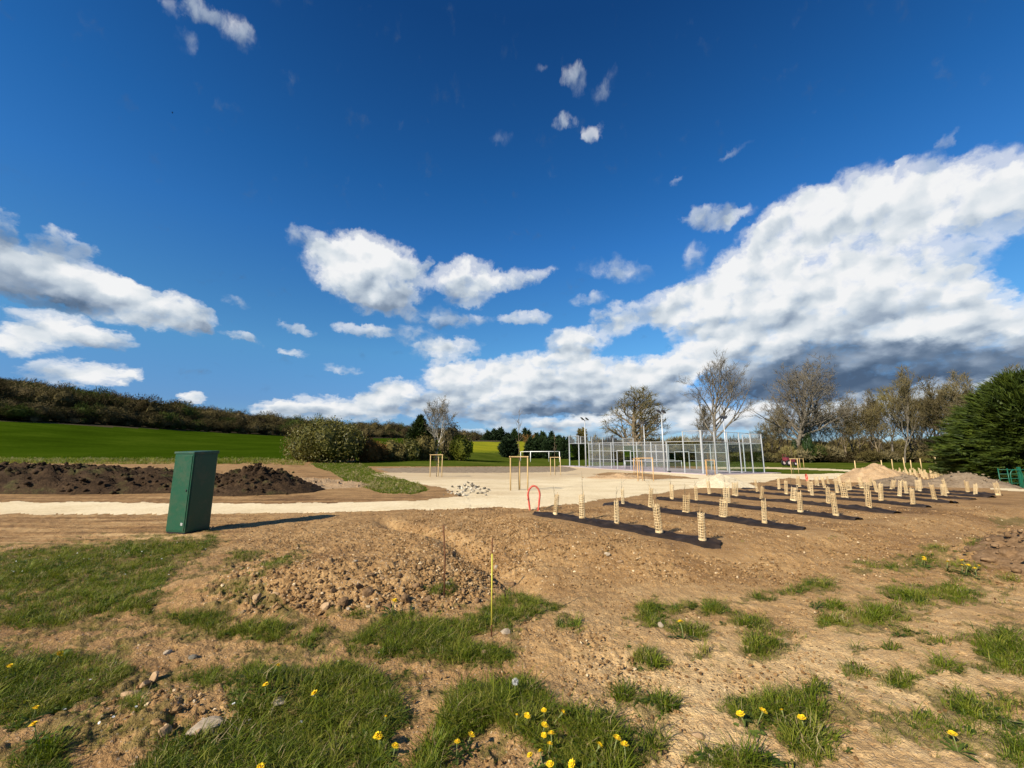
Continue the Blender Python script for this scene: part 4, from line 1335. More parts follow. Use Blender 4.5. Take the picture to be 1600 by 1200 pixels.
# --- left middle distance
leafy_bush('rounded_bush', place(515, 48), 4.4, 4.2, 4.75, 15000, .22, 'large rounded olive green bush at the edge of the green field', M_LAUREL, seed=1)
for i, (u, Y, rx, h, mt, lb) in enumerate([
    (574, 50, 1.7, 2.9, M_TW_RUST, 'rusty brown twiggy shrub touching the right side of the large rounded bush'),
    (594, 53, 1.5, 2.3, M_TW_RUST, 'low orange brown shrub in the shrub row, second from the rounded bush'),
    (617, 54, 1.8, 2.5, M_TW_OLIVE, 'brownish olive shrub in the shrub row, third from the rounded bush'),
    (640, 55, 1.6, 2.7, M_LAUREL, 'dark olive shrub just left of the pointed conifer')]):
    leafy_bush('shrub', place(u, Y), rx, rx, h, 2600, .20, lb, mt, group='shrubs in the row beside the field', seed=10 + i)
conifer('conifer', place(655, 61), 2.4, 6.3, 1500, 'dark pointed conifer behind the white stemmed birch', M_CONIF, seed=3, size=.7, w=.16, profile=[(0, .7), (.2, 1.0), (.5, .72), (.8, .32), (1, .02)])
e = bare_tree('birch_tree', place(682, 58), 5, 6.9, .10, 'slender birch with white stems and hazy bare twigs', M_BARK_WHITE, M_TW_GREY, limbs=9, spread=.42, fork=.3, trunks=2, twigs=4, twig_len=.75, twig_w=.035, droop=.2)
leafy_bush('shrub', place(703, 61), 2.2, 2.0, 4.9, 3600, .22, 'tall reddish brown twiggy shrub behind the birch', M_TW_BROWN, group='shrubs in the row beside the field', seed=21)
leafy_bush('shrub', place(719, 60), 2.0, 2.0, 3.5, 3400, .24, 'yellowish green rounded shrub right of the birch', M_OLIVE, group='shrubs in the row beside the field', seed=22)
leafy_bush('shrub', place(666, 57), 1.6, 1.4, 3.2, 2400, .22, 'low olive shrub at the foot of the birch', M_TW_OLIVE, group='shrubs in the row beside the field', seed=23)

# --- meadow beyond
conifer('round_conifer', place(795, 110), 2.2, 5.6, 900, 'round dark conifer standing alone on the far meadow', M_CONIF_D, seed=31, size=.8, w=.26, profile=[(0, .55), (.2, .95), (.5, 1.0), (.8, .72), (1.0, .15)])
HG = 'clipped conifers in the dark row behind the white goal'
ords = ['first', 'second', 'third', 'fourth', 'fifth', 'sixth', 'seventh', 'eighth', 'ninth', 'tenth']
for i, u in enumerate([829, 838, 847, 856, 865, 873, 881, 890]):
    conifer('hedge_conifer', place(u, 112 + (i % 3)), 1.55, 5.4 + .7 * ((i * 37) % 5) / 5, 420, 'dark conifer in the dense row behind the white goal, %s from the left' % ords[i], M_CONIF_D, HG, 40 + i, size=.8, w=.26, profile=[(0, .8), (.2, 1.0), (.6, .9), (.85, .55), (1.0, .05)])
bare_tree('small_tree', place(818, 118), 33, 6.0, .10, 'small reddish brown tree between the round conifer and the dark row', M_BARK_BROWN, M_TW_RUST, limbs=6, spread=.7, twig_len=.8, twig_w=.08)
for i, (u, hh) in enumerate([(906.5, 8.4), (913, 8.9)]):
    conifer('poplar_tree', place(u, 132), .95, hh, 420, 'slim olive brown poplar by the court corner, %s of the pair' % ('left' if i == 0 else 'right'), M_TW_OLIVE, 'slim poplars by the court corner', 50 + i, size=1.0, w=.16, profile=[(0, .6), (.2, 1.0), (.7, .9), (.9, .5), (1.0, .1)], cat='tree')
FT = 'small dark trees on the far skyline'
for i, (u, hh, rr) in enumerate([(762, 16, 5), (772, 20, 5.5), (782, 24, 4), (793, 15, 5), (804, 23, 3.4), (813, 14, 5), (820.5, 24, 3.2), (826, 20, 3.2), (838, 17, 4), (848, 20, 4), (862, 23, 3), (874, 16, 5)]):
    p = place(u, 345)
    conifer('skyline_tree', p, rr * .8, hh * .48, 160, 'small dark pointed skyline tree beyond the yellow field, %s from the left' % (ords + ['eleventh', 'twelfth'])[i], M_CONIF_D, FT, 60 + i, size=3.2, w=1.0, per=6)

# --- the big bare trees behind the court
bare_tree('pollarded_tree', place(992, 80), 71, 12.0, .60, 'broad twiggy tree with olive crown behind the left half of the court', M_BARK_BROWN, M_TW_OLIVE, limbs=17, spread=.85, up=.40, fork=.14, twigs=7, twig_len=1.0, twig_w=.06).scale = (1.3, 1.3, 1.0)
bare_tree('tall_bare_tree', place(1113, 74), 93, 15.6, .40, 'tall pale leafless tree rising behind the right half of the court', M_BARK_GREY, M_TW_GREY, limbs=16, spread=.66, up=.70, fork=.30, twigs=6, twig_len=1.1, twig_w=.042)
bare_tree('spreading_bare_tree', place(1240, 85), 82, 17.0, .50, 'left of the two great grey leafless trees right of the court', M_BARK_GREY, M_TW_GREY, limbs=16, spread=.86, up=.5, fork=.22, twigs=7, twig_len=1.1, twig_w=.05)
bare_tree('spreading_bare_tree', place(1264, 84), 107, 17.4, .55, 'right of the two great grey leafless trees, its trunk thick with ivy', M_BARK_GREY, M_TW_GREY, limbs=16, spread=.90, up=.5, fork=.22, twigs=7, twig_len=1.1, twig_w=.05)
for (u, Y, rx, h, lb) in [(1264, 82.8, .95, 5.6, 'thick dark ivy wrapped round the right great tree trunk'), (1241, 83.8, .5, 4.6, 'narrow dark ivy on the left great tree trunk')]:
    leafy_bush('ivy', place(u, Y), rx, rx, h, 1500, .28, lb, M_IVY, cat='ivy', seed=int(u))
bare_tree('wispy_tree', place(1091, 96), 113, 10.8, .12, 'wispy upright bare tree left of the tall pale tree', M_BARK_BROWN, M_TW_BROWN, limbs=12, spread=.32, up=.9, fork=.12, twigs=4, twig_len=1.1, twig_w=.05)
# --- wood on the right: each tree one can tell apart
WG = 'leafless trees of the wood on the right'
_pA = bare_tree('wood_tree', (0, 0, -500), 121, 11.0, .16, 'x', M_BARK_GREY, M_TW_OLIVE, WG, limbs=10, spread=.55, up=.8, fork=.18, twigs=5, twig_len=.9, twig_w=.06)
_pB = bare_tree('wood_tree', (0, 0, -500), 127, 10.0, .14, 'x', M_BARK_BROWN, M_TW_BROWN, WG, limbs=10, spread=.7, up=.6, fork=.15, twigs=5, twig_len=.9, twig_w=.06)
_pC = bare_tree('wood_tree', (0, 0, -500), 139, 12.0, .13, 'x', M_BARK_GREY, M_TW_BROWN, WG, limbs=12, spread=.42, up=.9, fork=.2, twigs=5, twig_len=.8, twig_w=.05)
wood = [(1188, 92, 7.2), (1203, 88, 8.0), (1216, 97, 9.0), (1228, 95, 8.5), (1255, 99, 8), (1280, 95, 8.8), (1296, 93, 9.6), (1308, 96, 8.5), (1319, 84, 9.4), (1334, 92, 10.2), (1346, 86, 9.6), (1360, 90, 9.2), (1371, 84, 8.6), (1383, 88, 11.0), (1396, 84, 12.0), (1411, 78, 12.6), (1424, 86, 11.8), (1437, 82, 11.0), (1449, 80, 10.2), (1461, 78, 10.6), (1474, 74, 10.4), (1488, 72, 10.9), (1500, 70, 10.9), (1514, 70, 10.4), (1545, 66, 10.5), (1580, 64, 11)]
used = set()
ORD26 = ords + 'eleventh twelfth thirteenth fourteenth fifteenth sixteenth seventeenth eighteenth nineteenth twentieth twenty-first twenty-second twenty-third twenty-fourth twenty-fifth twenty-sixth'.split()
for i, (u, Y, hh) in enumerate(wood):
    k = (i * 7 + i // 3) % 3
    src, h0 = ((_pA, 11.0), (_pB, 10.0), (_pC, 12.0))[k]
    pt = place(u, Y)
    s = hh / h0 * 1.12
    lb = 'tree of the right wood, %s from the court' % ORD26[i]
    lb = ['olive twigged leafless', 'brown twigged leafless', 'slender pale stemmed leafless'][k] + ' ' + lb
    if k not in used:
        used.add(k); o = src
        o.location = tuple(pt); o.scale = (s, s, s); o['label'] = lb
    else:
        o = copy_tree(src, pt, (0, 0, i * 1.7), (s * (.9 + .3 * ((i * 13) % 5) / 5), s, s), lb, WG)

def scatter_undergrowth():
    rg = np.random.default_rng(33)
    pts, scl, idx = [], [], []
    for u in np.arange(925, 1620, 1.8):
        for k in range(3):
            Y = rg.uniform(90, 112) if u < 1200 else rg.uniform(82, 104) - 22 * max(0, (u - 1420) / 200)
            pts.append(place(u, Y) - np.array([0, 0, .3]))
            hgt = rg.uniform(.5, 2.1) * (.8 if u < 1200 else 1.0) * (0.6 + 0.8 * abs(math.sin(u * .031) * math.sin(u * .013 + 1)))
            scl.append((rg.uniform(1.2, 2.2), rg.uniform(1.2, 2.2), hgt)); idx.append(rg.integers(0, 6) if rg.uniform() < .8 else rg.integers(6, 8))
    for u in np.arange(930, 1600, 5):
        Y = 118 if u < 1200 else 112 - 20 * max(0, (u - 1420) / 200)
        pts.append(place(u, Y)); scl.append((2.4, 2.4, rg.uniform(2.2, 3.4))); idx.append(rg.integers(0, 6))
    n = len(pts)
    rot = np.stack([np.zeros(n), np.zeros(n), rg.uniform(0, 6.28, n)], 1)
    protos = [crown_card_proto(500, 500 + i, [M_TW_OLIVE, M_TW_BROWN, M_TWIGWOOD][i % 3], 1.0, .36, .30) for i in range(6)] + [crown_card_proto(500, 520 + i, M_TWIGGREEN, .8, .6, .2) for i in range(2)]
    scatter('undergrowth', np.array(pts), rot, np.array(scl), idx, protos, 'brown brushwood and low scrub under the leafless trees', 'undergrowth')
scatter_undergrowth()

conifer('large_conifer', place(1616, 22.5), 3.45, 5.9, 3000, 'large dense dark green conifer at the right edge of the picture', M_CONIF, seed=9, size=.80, w=.085, per=16, droop=.26, flat=.38, core=.62, profile=[(0, .72), (.10, .92), (.30, 1.0), (.48, .80), (.7, .60), (.88, .36), (1.0, .12)])

# ================================================================== objects
def paint(name, col, rough=0.4, spec=0.5, metal=0.0, dirt=0.0, dirtcol=(.2, .15, .1), scale=3.0, bstr=0.0):
    m, G_, out = material(name)
    pos = objpos(G_)
    n = G_.noise(pos, scale, 6.0, 0.65)
    n2 = G_.noise(pos, scale * 9, 4.0, 0.6)
    c = G_.mix(G_.ss(n, 0.35, 0.7, 0.0, 0.25), col, tuple(q * .78 for q in col))
    if dirt:
        c = G_.mix(G_.m('MULTIPLY', G_.ss(G_.m('ADD', n, G_.m('MULTIPLY', n2, .4)), 0.62, 0.85), dirt), c, dirtcol)
    r_ = G_.m('ADD', rough, G_.m('MULTIPLY', G_.m('SUBTRACT', n2, .5), .25))
    principled(G_, out, c, r_, metal, bump(G_, n2, bstr, .004) if bstr else None, spec)
    return m
def wood_mat(name, cols, scale=(28, 28, 2.5), rough=.8):
    m, G_, out = material(name)
    tc = G_.new('ShaderNodeTexCoord').outputs['Object']
    mp = G_.new('ShaderNodeMapping'); mp.inputs['Scale'].default_value = scale; G_.put(mp.inputs['Vector'], tc)
    oi = G_.new('ShaderNodeObjectInfo').outputs['Random']
    f = G_.m('ADD', G_.noise(mp.outputs[0], 1.0, 5.0, .6), G_.m('MULTIPLY', G_.m('SUBTRACT', oi, .5), .3))
    c = G_.ramp(f, [(0.25 + .5 * i / (len(cols) - 1), cols[i]) for i in range(len(cols))])
    principled(G_, out, c, rough, 0, bump(G_, f, .3, .004), .2)
    return m
M_CAB = paint('cabinet_green', (.008, .062, .033), .36, .4, 0, .22, (.10, .085, .05), 2.0)
M_CAB_LID = paint('cabinet_lid_green', (.012, .062, .036), .5, .4, 0, .3, (.14, .12, .08), 4.0)
M_PLATE = paint('aluminium_plate', (.55, .56, .55), .35, .5, .6)
M_DARKSTEEL = paint('dark_steel', (.03, .032, .034), .4, .5, .5)
M_STAKE = wood_mat('peeled_pine', [(.36, .24, .10), (.48, .34, .16), (.58, .43, .23)])
M_STAKE_O = wood_mat('orange_pine', [(.40, .22, .08), (.52, .31, .13), (.60, .40, .20)])
M_GUARD = wood_mat('split_bamboo', [(.34, .22, .10), (.52, .38, .20), (.68, .54, .33)], (40, 40, 6))
M_STEM = bark_material('sapling_bark', [(.07, .055, .035), (.12, .095, .06), (.17, .135, .09)])
M_FABRIC = mottled('mulch_fabric', [(.010, .0065, .0045), (.022, .014, .010), (.045, .030, .021)], 5.0, 0.75, 30.0, 0.6, 0.02, spec=0.25)
M_RED = paint('red_conduit', (.50, .055, .035), .45, .4, 0, .35, (.42, .22, .14), 8.0)
M_RUST = mottled('rusty_steel', [(.060, .024, .010), (.11, .044, .018), (.16, .07, .03)], 30.0, .85, 60, .5, .004)
M_YELLOW = paint('yellow_paint', (.55, .50, .06), .6, .3, 0, .2, (.4, .3, .1), 20.0)
M_GALV = paint('galvanised_steel', (.44, .46, .47), .45, .4, .3, .15, (.35, .33, .3), 2.0)
M_WHITE = paint('white_paint', (.78, .78, .76), .45, .4, 0, .1, (.5, .47, .42), 2.0)
M_PETAL = paint('dandelion_yellow', (.80, .52, .012), .6, .2)
M_PETAL_O = paint('dandelion_centre', (.74, .40, .010), .7, .2)
M_DSTEM = paint('dandelion_stem', (.16, .18, .06), .6, .2)
M_SEED = paint('seed_head_grey', (.55, .55, .52), .9, .1)
M_GREENP = paint('green_railing', (.006, .085, .048), .4, .4)
M_FLOOD = paint('floodlight_black', (.025, .026, .028), .35, .5)
M_ROCK = mottled('limestone_rock', [(.22, .17, .11), (.32, .255, .18), (.42, .35, .26)], 9.0, .9, 45, .6, .01, spec=.15)
M_ROCK_T = mottled('tan_rock', [(.22, .14, .07), (.32, .21, .115), (.42, .29, .17)], 11.0, .9, 45, .6, .01, spec=.15)
M_ROCK_G = mottled('grey_rubble', [(.10, .09, .07), (.24, .21, .165), (.46, .41, .32)], 4.0, .9, 30, .6, .01, spec=.15, rnd=.8)
M_CLODB = mottled('big_clod', [(.12, .070, .034), (.18, .110, .056), (.25, .160, .088)], 14.0, .95, 40, .8, .02, spec=.1)

def alpha_mat(name, col, opacity, rough=.4, metal=.4, tint=(1, 1, 1)):
    m, G_, out = material(name)
    t = G_.new('ShaderNodeBsdfTransparent'); t.inputs[0].default_value = (*tint, 1)
    p = G_.new('ShaderNodeBsdfPrincipled'); G_.put(p.inputs['Base Color'], col); p.inputs['Roughness'].default_value = rough; p.inputs['Metallic'].default_value = metal
    x = G_.new('ShaderNodeMixShader'); x.inputs[0].default_value = opacity
    G_.nt.links.new(t.outputs[0], x.inputs[1]); G_.nt.links.new(p.outputs[0], x.inputs[2]); G_.nt.links.new(x.outputs[0], out.inputs['Surface'])
    return m
M_MESHP = alpha_mat('welded_mesh', (.50, .52, .53), .15)
M_NET = alpha_mat('net_cord', (.05, .05, .055), .45, .8, 0)
def glass_mat(name):
    m, G_, out = material(name)
    t = G_.new('ShaderNodeBsdfTransparent'); t.inputs[0].default_value = (.80, .87, .85, 1)
    p = G_.new('ShaderNodeBsdfGlossy'); p.inputs['Roughness'].default_value = .03; p.inputs['Color'].default_value = (.9, .95, .95, 1)
    fr = G_.new('ShaderNodeFresnel'); fr.inputs[0].default_value = 1.45
    x = G_.new('ShaderNodeMixShader'); G_.put(x.inputs[0], fr.outputs[0])
    G_.nt.links.new(t.outputs[0], x.inputs[1]); G_.nt.links.new(p.outputs[0], x.inputs[2]); G_.nt.links.new(x.outputs[0], out.inputs['Surface'])
    return m
M_GLASS = glass_mat('court_glass')

# ------------------------------------------------------------------ green cabinet
def cabinet():
    pn, pl, pr = gnd(288, 835), gnd(254, 830), gnd(320, 827)
    ax = (pn - pl)[:2]; w = .51
    ang = R(-15.5)
    dpt = .51
    ex = np.array([math.cos(ang), math.sin(ang)]); ey = np.array([-ex[1], ex[0]])
    c = pn[:2] - ex * w / 2 + ey * dpt / 2
    z = hz(c[0], c[1])
    top = at(308, 705.5, pn[1])[2]
    h = top - z
    e = empty('utility_cabinet', (c[0], c[1], z), 'dark green metal cabinet standing in the grass beside the pale path', 'cabinet', rz=ang)
    MB().box((0, 0, .0), (w - .03, dpt - .03, .12)).build('plinth', M_DARKSTEEL, e)
    MB().box((0, 0, .03 + (h - .07) / 2), (w, dpt, h - .07)).build('body', M_CAB, e, bevel=.006)
    d = MB().box((0, -dpt / 2 - .006, .06 + (h - .13) / 2), (w - .05, .014, h - .13)).build('door', M_CAB, e, bevel=.004)
    MB().box((w / 2 - .07, -dpt / 2 - .018, h * .52), (.022, .014, .05)).build('lock', M_DARKSTEEL, d, bevel=.003)
    MB().box((w / 2 + .006, 0, .06 + (h - .13) / 2), (.014, dpt - .05, h - .13)).build('side_panel', M_CAB, e, bevel=.004)
    MB().box((-w / 2 - .006, 0, .06 + (h - .13) / 2), (.014, dpt - .05, h - .13)).build('side_panel', M_CAB, e, bevel=.004)
    # lid with a low pitch and an overhang
    x, y = w / 2 + .016, dpt / 2 + .016
    vs = [(-x, -y, h - .045), (x, -y, h - .045), (x, y, h - .045), (-x, y, h - .045), (-x, -y, h - .005), (x, -y, h - .005), (x, y, h + .02), (-x, y, h + .02)]
    MB().add(vs, [(0, 3, 2, 1), (4, 5, 6, 7), (0, 1, 5, 4), (1, 2, 6, 5), (2, 3, 7, 6), (3, 0, 4, 7)]).build('lid', M_CAB_LID, e, bevel=.005)
    pl_ = MB().box((w / 2 - .085, -dpt / 2 - .017, .19), (.055, .008, .055)).build('label_plate', M_PLATE, e, bevel=.002, label='small pale plate low on the cabinet front')
    MB().tube([(w / 2 + .01, .02, .02), (w / 2 + .10, .05, .01), (w / 2 + .2, .12, .05), (w / 2 + .24, .14, .10)], .011, 6).build('cable', M_DARKSTEEL, e, smooth=True)
cabinet()

# ------------------------------------------------------------------ heaps
def soil_mound_mat(name, cols, green=0.0, scale=2.2, bs=14.0):
    m, G_, out = material(name)
    pos = objpos(G_)
    n1 = G_.noise(pos, scale, 6.0, .65); n2 = G_.noise(pos, bs, 5.0, .65)
    f = G_.m('ADD', G_.m('MULTIPLY', n1, .55), G_.m('MULTIPLY', n2, .45))
    c = G_.ramp(f, [(0.33 + .34 * i / (len(cols) - 1), cols[i]) for i in range(len(cols))])
    if green:
        gm_ = G_.ss(G_.noise(pos, 1.1, 5.0, .65), .52, .66, 0, green)
        c = G_.mix(gm_, c, G_.ramp(n2, [(.3, (.028, .042, .010)), (.7, (.075, .085, .026))]))
    principled(G_, out, c, .95, 0, bump(G_, G_.m('ADD', n1, n2), .9, .06), .1)
    return m
M_DARKSOIL = soil_mound_mat('dark_topsoil', [(.017, .010, .0055), (.033, .020, .0105), (.056, .034, .018), (.09, .057, .031)], .5)
M_SANDHEAP = soil_mound_mat('sandy_spoil', [(.30, .19, .10), (.40, .27, .15), (.47, .33, .20)], 0, 3.0)
M_CREAM = soil_mound_mat('cream_sand', [(.56, .46, .29), (.66, .56, .38), (.73, .64, .46)], 0, 5.0, 40)
M_GREYSOIL = soil_mound_mat('grey_brown_spoil', [(.14, .10, .065), (.21, .155, .10), (.29, .22, .15)], .1)

def heap(name, x, y, rx, ry, h, label, mat, rough=.25, rz=0.0, seed=0, na=64, nr=22, power=1.3, cat='heap', ridge=None, lumps=3.0):
    vs, fs = [], []
    c, s = math.cos(rz), math.sin(rz)
    P = []
    for i in range(nr + 1):
        q = i / nr
        for k in range(na):
            a = 6.28318 * k / na
            lx, ly = q * rx * math.cos(a), q * ry * math.sin(a)
            P.append((lx, ly, q, a))
    P = np.array(P)
    wob = 1 + .16 * vnoise(np.cos(P[:, 3]) * 1.8 + seed, np.sin(P[:, 3]) * 1.8 + seed, seed)
    lx, ly = P[:, 0] * wob, P[:, 1] * wob
    X = x + lx * c - ly * s; Y = y + lx * s + ly * c
    q = P[:, 2]
    prof = np.clip(1 - q ** power, 0, 1) if ridge is None else np.clip((1 - q ** 3.0), 0, 1)
    n = fbm(X * lumps * .35, Y * lumps * .35, 4, .6, seed + 5)
    n2 = fbm(X * lumps, Y * lumps, 4, .62, seed + 9)
    Z = H(X, Y) + h * prof * (1 + rough * 1.3 * n) + h * rough * .55 * n2 * np.minimum(1, prof * 3) - .06 * (q > .98)
    co = np.stack([X - x, Y - y, Z - hz(x, y)], 1)
    for i in range(nr):
        for k in range(na):
            fs.append((i * na + k, (i + 1) * na + k, (i + 1) * na + (k + 1) % na, i * na + (k + 1) % na))
    o = mesh_obj(name, co, np.array(fs), mat, smooth=True, label=label, cat=cat)
    o.location = (x, y, hz(x, y))
    return o
heap('soil_heap', -22.0, 17.6, 12.6, 2.3, .84, 'long dark brown topsoil heap with weeds, left behind the green cabinet', M_DARKSOIL, .34, .03, 3, 220, 40, 1.6, ridge=1, lumps=3.6)
p = place(400, 17.2)
heap('soil_heap', p[0], p[1] + .2, 2.7, 1.9, .98, 'pointed end mound of dark topsoil right of the green cabinet', M_DARKSOIL, .30, .1, 14, 110, 34, 1.1, lumps=4.0)
p = place(1122, 22.0)
heap('sand_heap', p[0], p[1], 1.75, 1.3, .68, 'small cream coloured sand heap in front of the court', M_CREAM, .12, 0, 5, power=1.05)
p = place(1360, 27.5)
heap('sand_heap', p[0], p[1], 2.35, 1.9, 1.10, 'largest tan sandy heap at the far edge of the planting bed', M_SANDHEAP, .16, 0, 6, power=1.35)
p = place(1402, 22.5)
heap('spoil_heap', p[0], p[1], 2.1, 1.4, .52, 'low grey brown spoil heap right in front of the tan heap', M_GREYSOIL, .3, 0, 7)
p = place(1507, 17.8)
heap('spoil_heap', p[0], p[1], 2.2, 1.1, .66, 'low brown spoil heap in front of the large conifer', M_GREYSOIL, .22, -.15, 8)
p = place(968, 31)
heap('spoil_heap', p[0], p[1], 2.6, 1.0, .34, 'low pinkish spoil heap in front of the far end of the court', M_SANDHEAP, .4, 0, 9)
p = place(1570, 26)
p = place(470, 20)
heap('spoil_heap', p[0], p[1], 3.6, 2.6, .30, 'low trampled tan spoil spread right of the dark mound', M_SANDHEAP, .5, .2, 12, lumps=3.2)
p = gnd(1598, 874)
heap('soil_heap', p[0] + .5, p[1] + .15, 1.0, .75, .15, 'cloddy brown soil heap at the right edge of the foreground', M_CLODB, .5, .3, 17, lumps=6)

# lumps lying on the heaps
def heap_lumps(o, n, smin, smax, mat, seed):
    rg = np.random.default_rng(seed)
    me = o.data
    co = np.empty(len(me.vertices) * 3, np.float32); me.vertices.foreach_get('co', co); co = co.reshape(-1, 3)
    vs, fs = [], []
    pr = [rock_mesh(850 + i, .8, 1) for i in range(5)]
    for k in rg.integers(0, len(co), n):
        b = co[k]; s = smin * (smax / smin) ** (rg.uniform() ** 1.8)
        a = rg.uniform(0, 6.28); c, q = math.cos(a), math.sin(a)
        v_, f_ = pr[rg.integers(0, 5)]
        o0 = len(vs)
        sx, sy, sz = s * rg.uniform(.7, 1.4), s * rg.uniform(.7, 1.3), s * rg.uniform(.6, 1.1)
        jx, jy = rg.normal(0, .15, 2)
        vs += [(b[0] + jx + (p[0] * c - p[1] * q) * sx, b[1] + jy + (p[0] * q + p[1] * c) * sy, b[2] + p[2] * sz + s * .1) for p in v_]
        fs += [tuple(i + o0 for i in f) for f in f_]
    mesh_obj('clods', vs, np.array(fs), mat, o, kind='stuff')
for o in [q for q in COL.objects if q.get('category') == 'heap']:
    nm = o['label']
    if nm.startswith('long dark'): heap_lumps(o, 2200, .03, .15, M_DARKSOIL, 1)
    elif nm.startswith('pointed end'): heap_lumps(o, 900, .025, .12, M_DARKSOIL, 2)
    elif nm.startswith('cloddy'): heap_lumps(o, 260, .02, .075, M_CLODB, 3)
    elif nm.startswith('low trampled'): heap_lumps(o, 500, .02, .09, M_SANDHEAP, 4)
    elif nm.startswith('low'): heap_lumps(o, 160, .02, .08, o.data.materials[0], 5)

# broken stones beside the path
def rubble():
    rg = np.random.default_rng(4)
    c = gnd(732, 768)
    e = empty('rubble_heap', c, 'heap of broken grey and white stones beside the pale yard', 'rubble')
    meshes = []
    for i in range(6):
        vs, fs = rock_mesh(600 + i, .75, 1)
        meshes.append(mesh_obj('stone', vs, fs, M_ROCK_G, link=False).data)
    for i in range(72):
        u = 692 + 74 * rg.beta(2.2, 1.8); v = rg.uniform(759, 775) - 3 * (abs(u - 740) < 15)
        q = gnd(u, v)
        s = rg.uniform(.035, .11)
        o = bpy.data.objects.new('stone', meshes[i % 6]); COL.objects.link(o); o.parent = e
        o.location = tuple(q - c + np.array([0, 0, s * .35 + (.10 if 720 < u < 752 and rg.uniform() < .5 else 0)]))
        o.rotation_euler = tuple(rg.uniform(-.6, .6, 2)) + (rg.uniform(0, 6.28),)
        o.scale = (s * rg.uniform(.8, 1.4), s, s * rg.uniform(.6, 1))
rubble()

# ------------------------------------------------------------------ planting bed
def strips():
    names = ['nearest', 'second', 'third', 'fourth', 'fifth', 'sixth', 'seventh', 'eighth', 'farthest']
    for si, pl in enumerate(STRIPS):
        rg = np.random.default_rng(70 + si)
        P = np.array(pl)[:, :2]
        seg = np.hypot(*(P[1:] - P[:-1]).T); L = np.concatenate([[0], np.cumsum(seg)])
        n = max(12, int(L[-1] / .11))
        t = np.linspace(0, L[-1], n)
        cx = np.interp(t, L, P[:, 0]); cy = np.interp(t, L, P[:, 1])
        for _ in range(3):
            cx[1:-1] = (cx[:-2] + cx[1:-1] + cx[2:]) / 3; cy[1:-1] = (cy[:-2] + cy[1:-1] + cy[2:]) / 3
        tx = np.gradient(cx); ty = np.gradient(cy); ln = np.hypot(tx, ty); nx, ny = -ty / ln, tx / ln
        m_ = 13
        W0 = .27
        e1 = W0 * (1 + .45 * vnoise(t * 1.3, t * 0 + si, 3) + .28 * vnoise(t * 5, t * 0 + si, 4))
        e2 = W0 * (1 + .45 * vnoise(t * 1.3, t * 0 + si + 50, 3) + .28 * vnoise(t * 5, t * 0 + si + 50, 4))
        endf = np.minimum(1, np.minimum(t, L[-1] - t) / .35 + .25) ** .6
        o = np.linspace(-1, 1, m_)
        off = np.where(o[None] < 0, o[None] * (e1 * endf)[:, None], o[None] * (e2 * endf)[:, None])
        X = cx[:, None] + nx[:, None] * off; Y = cy[:, None] + ny[:, None] * off
        X += .05 * vnoise(X * 5, Y * 5, 8) ; Y += .05 * vnoise(X * 5 + 9, Y * 5, 8)
        Z = H(X.ravel(), Y.ravel()).reshape(X.shape) + .026 + .09 * np.abs(fbm(X * 3.2, Y * 3.2, 3, .6, si)) * (1 - o[None] ** 4) + .008 * fbm(X * 14, Y * 14, 2, .6, si + 30)
        Z -= .026 * (np.abs(o)[None] > .99)
        idx = np.arange(n * m_).reshape(n, m_)
        q = np.stack([idx[:-1, :-1], idx[:-1, 1:], idx[1:, 1:], idx[1:, :-1]], -1).reshape(-1, 4)
        lab = '%s black mulch fabric strip of the planting bed, counted from the foreground' % names[si]
        mesh_obj('mulch_strip', np.stack([X.ravel(), Y.ravel(), Z.ravel()], 1), q[:, ::-1].copy(), M_FABRIC, smooth=True, label=lab, cat='fabric', group='mulch fabric strips')
strips()

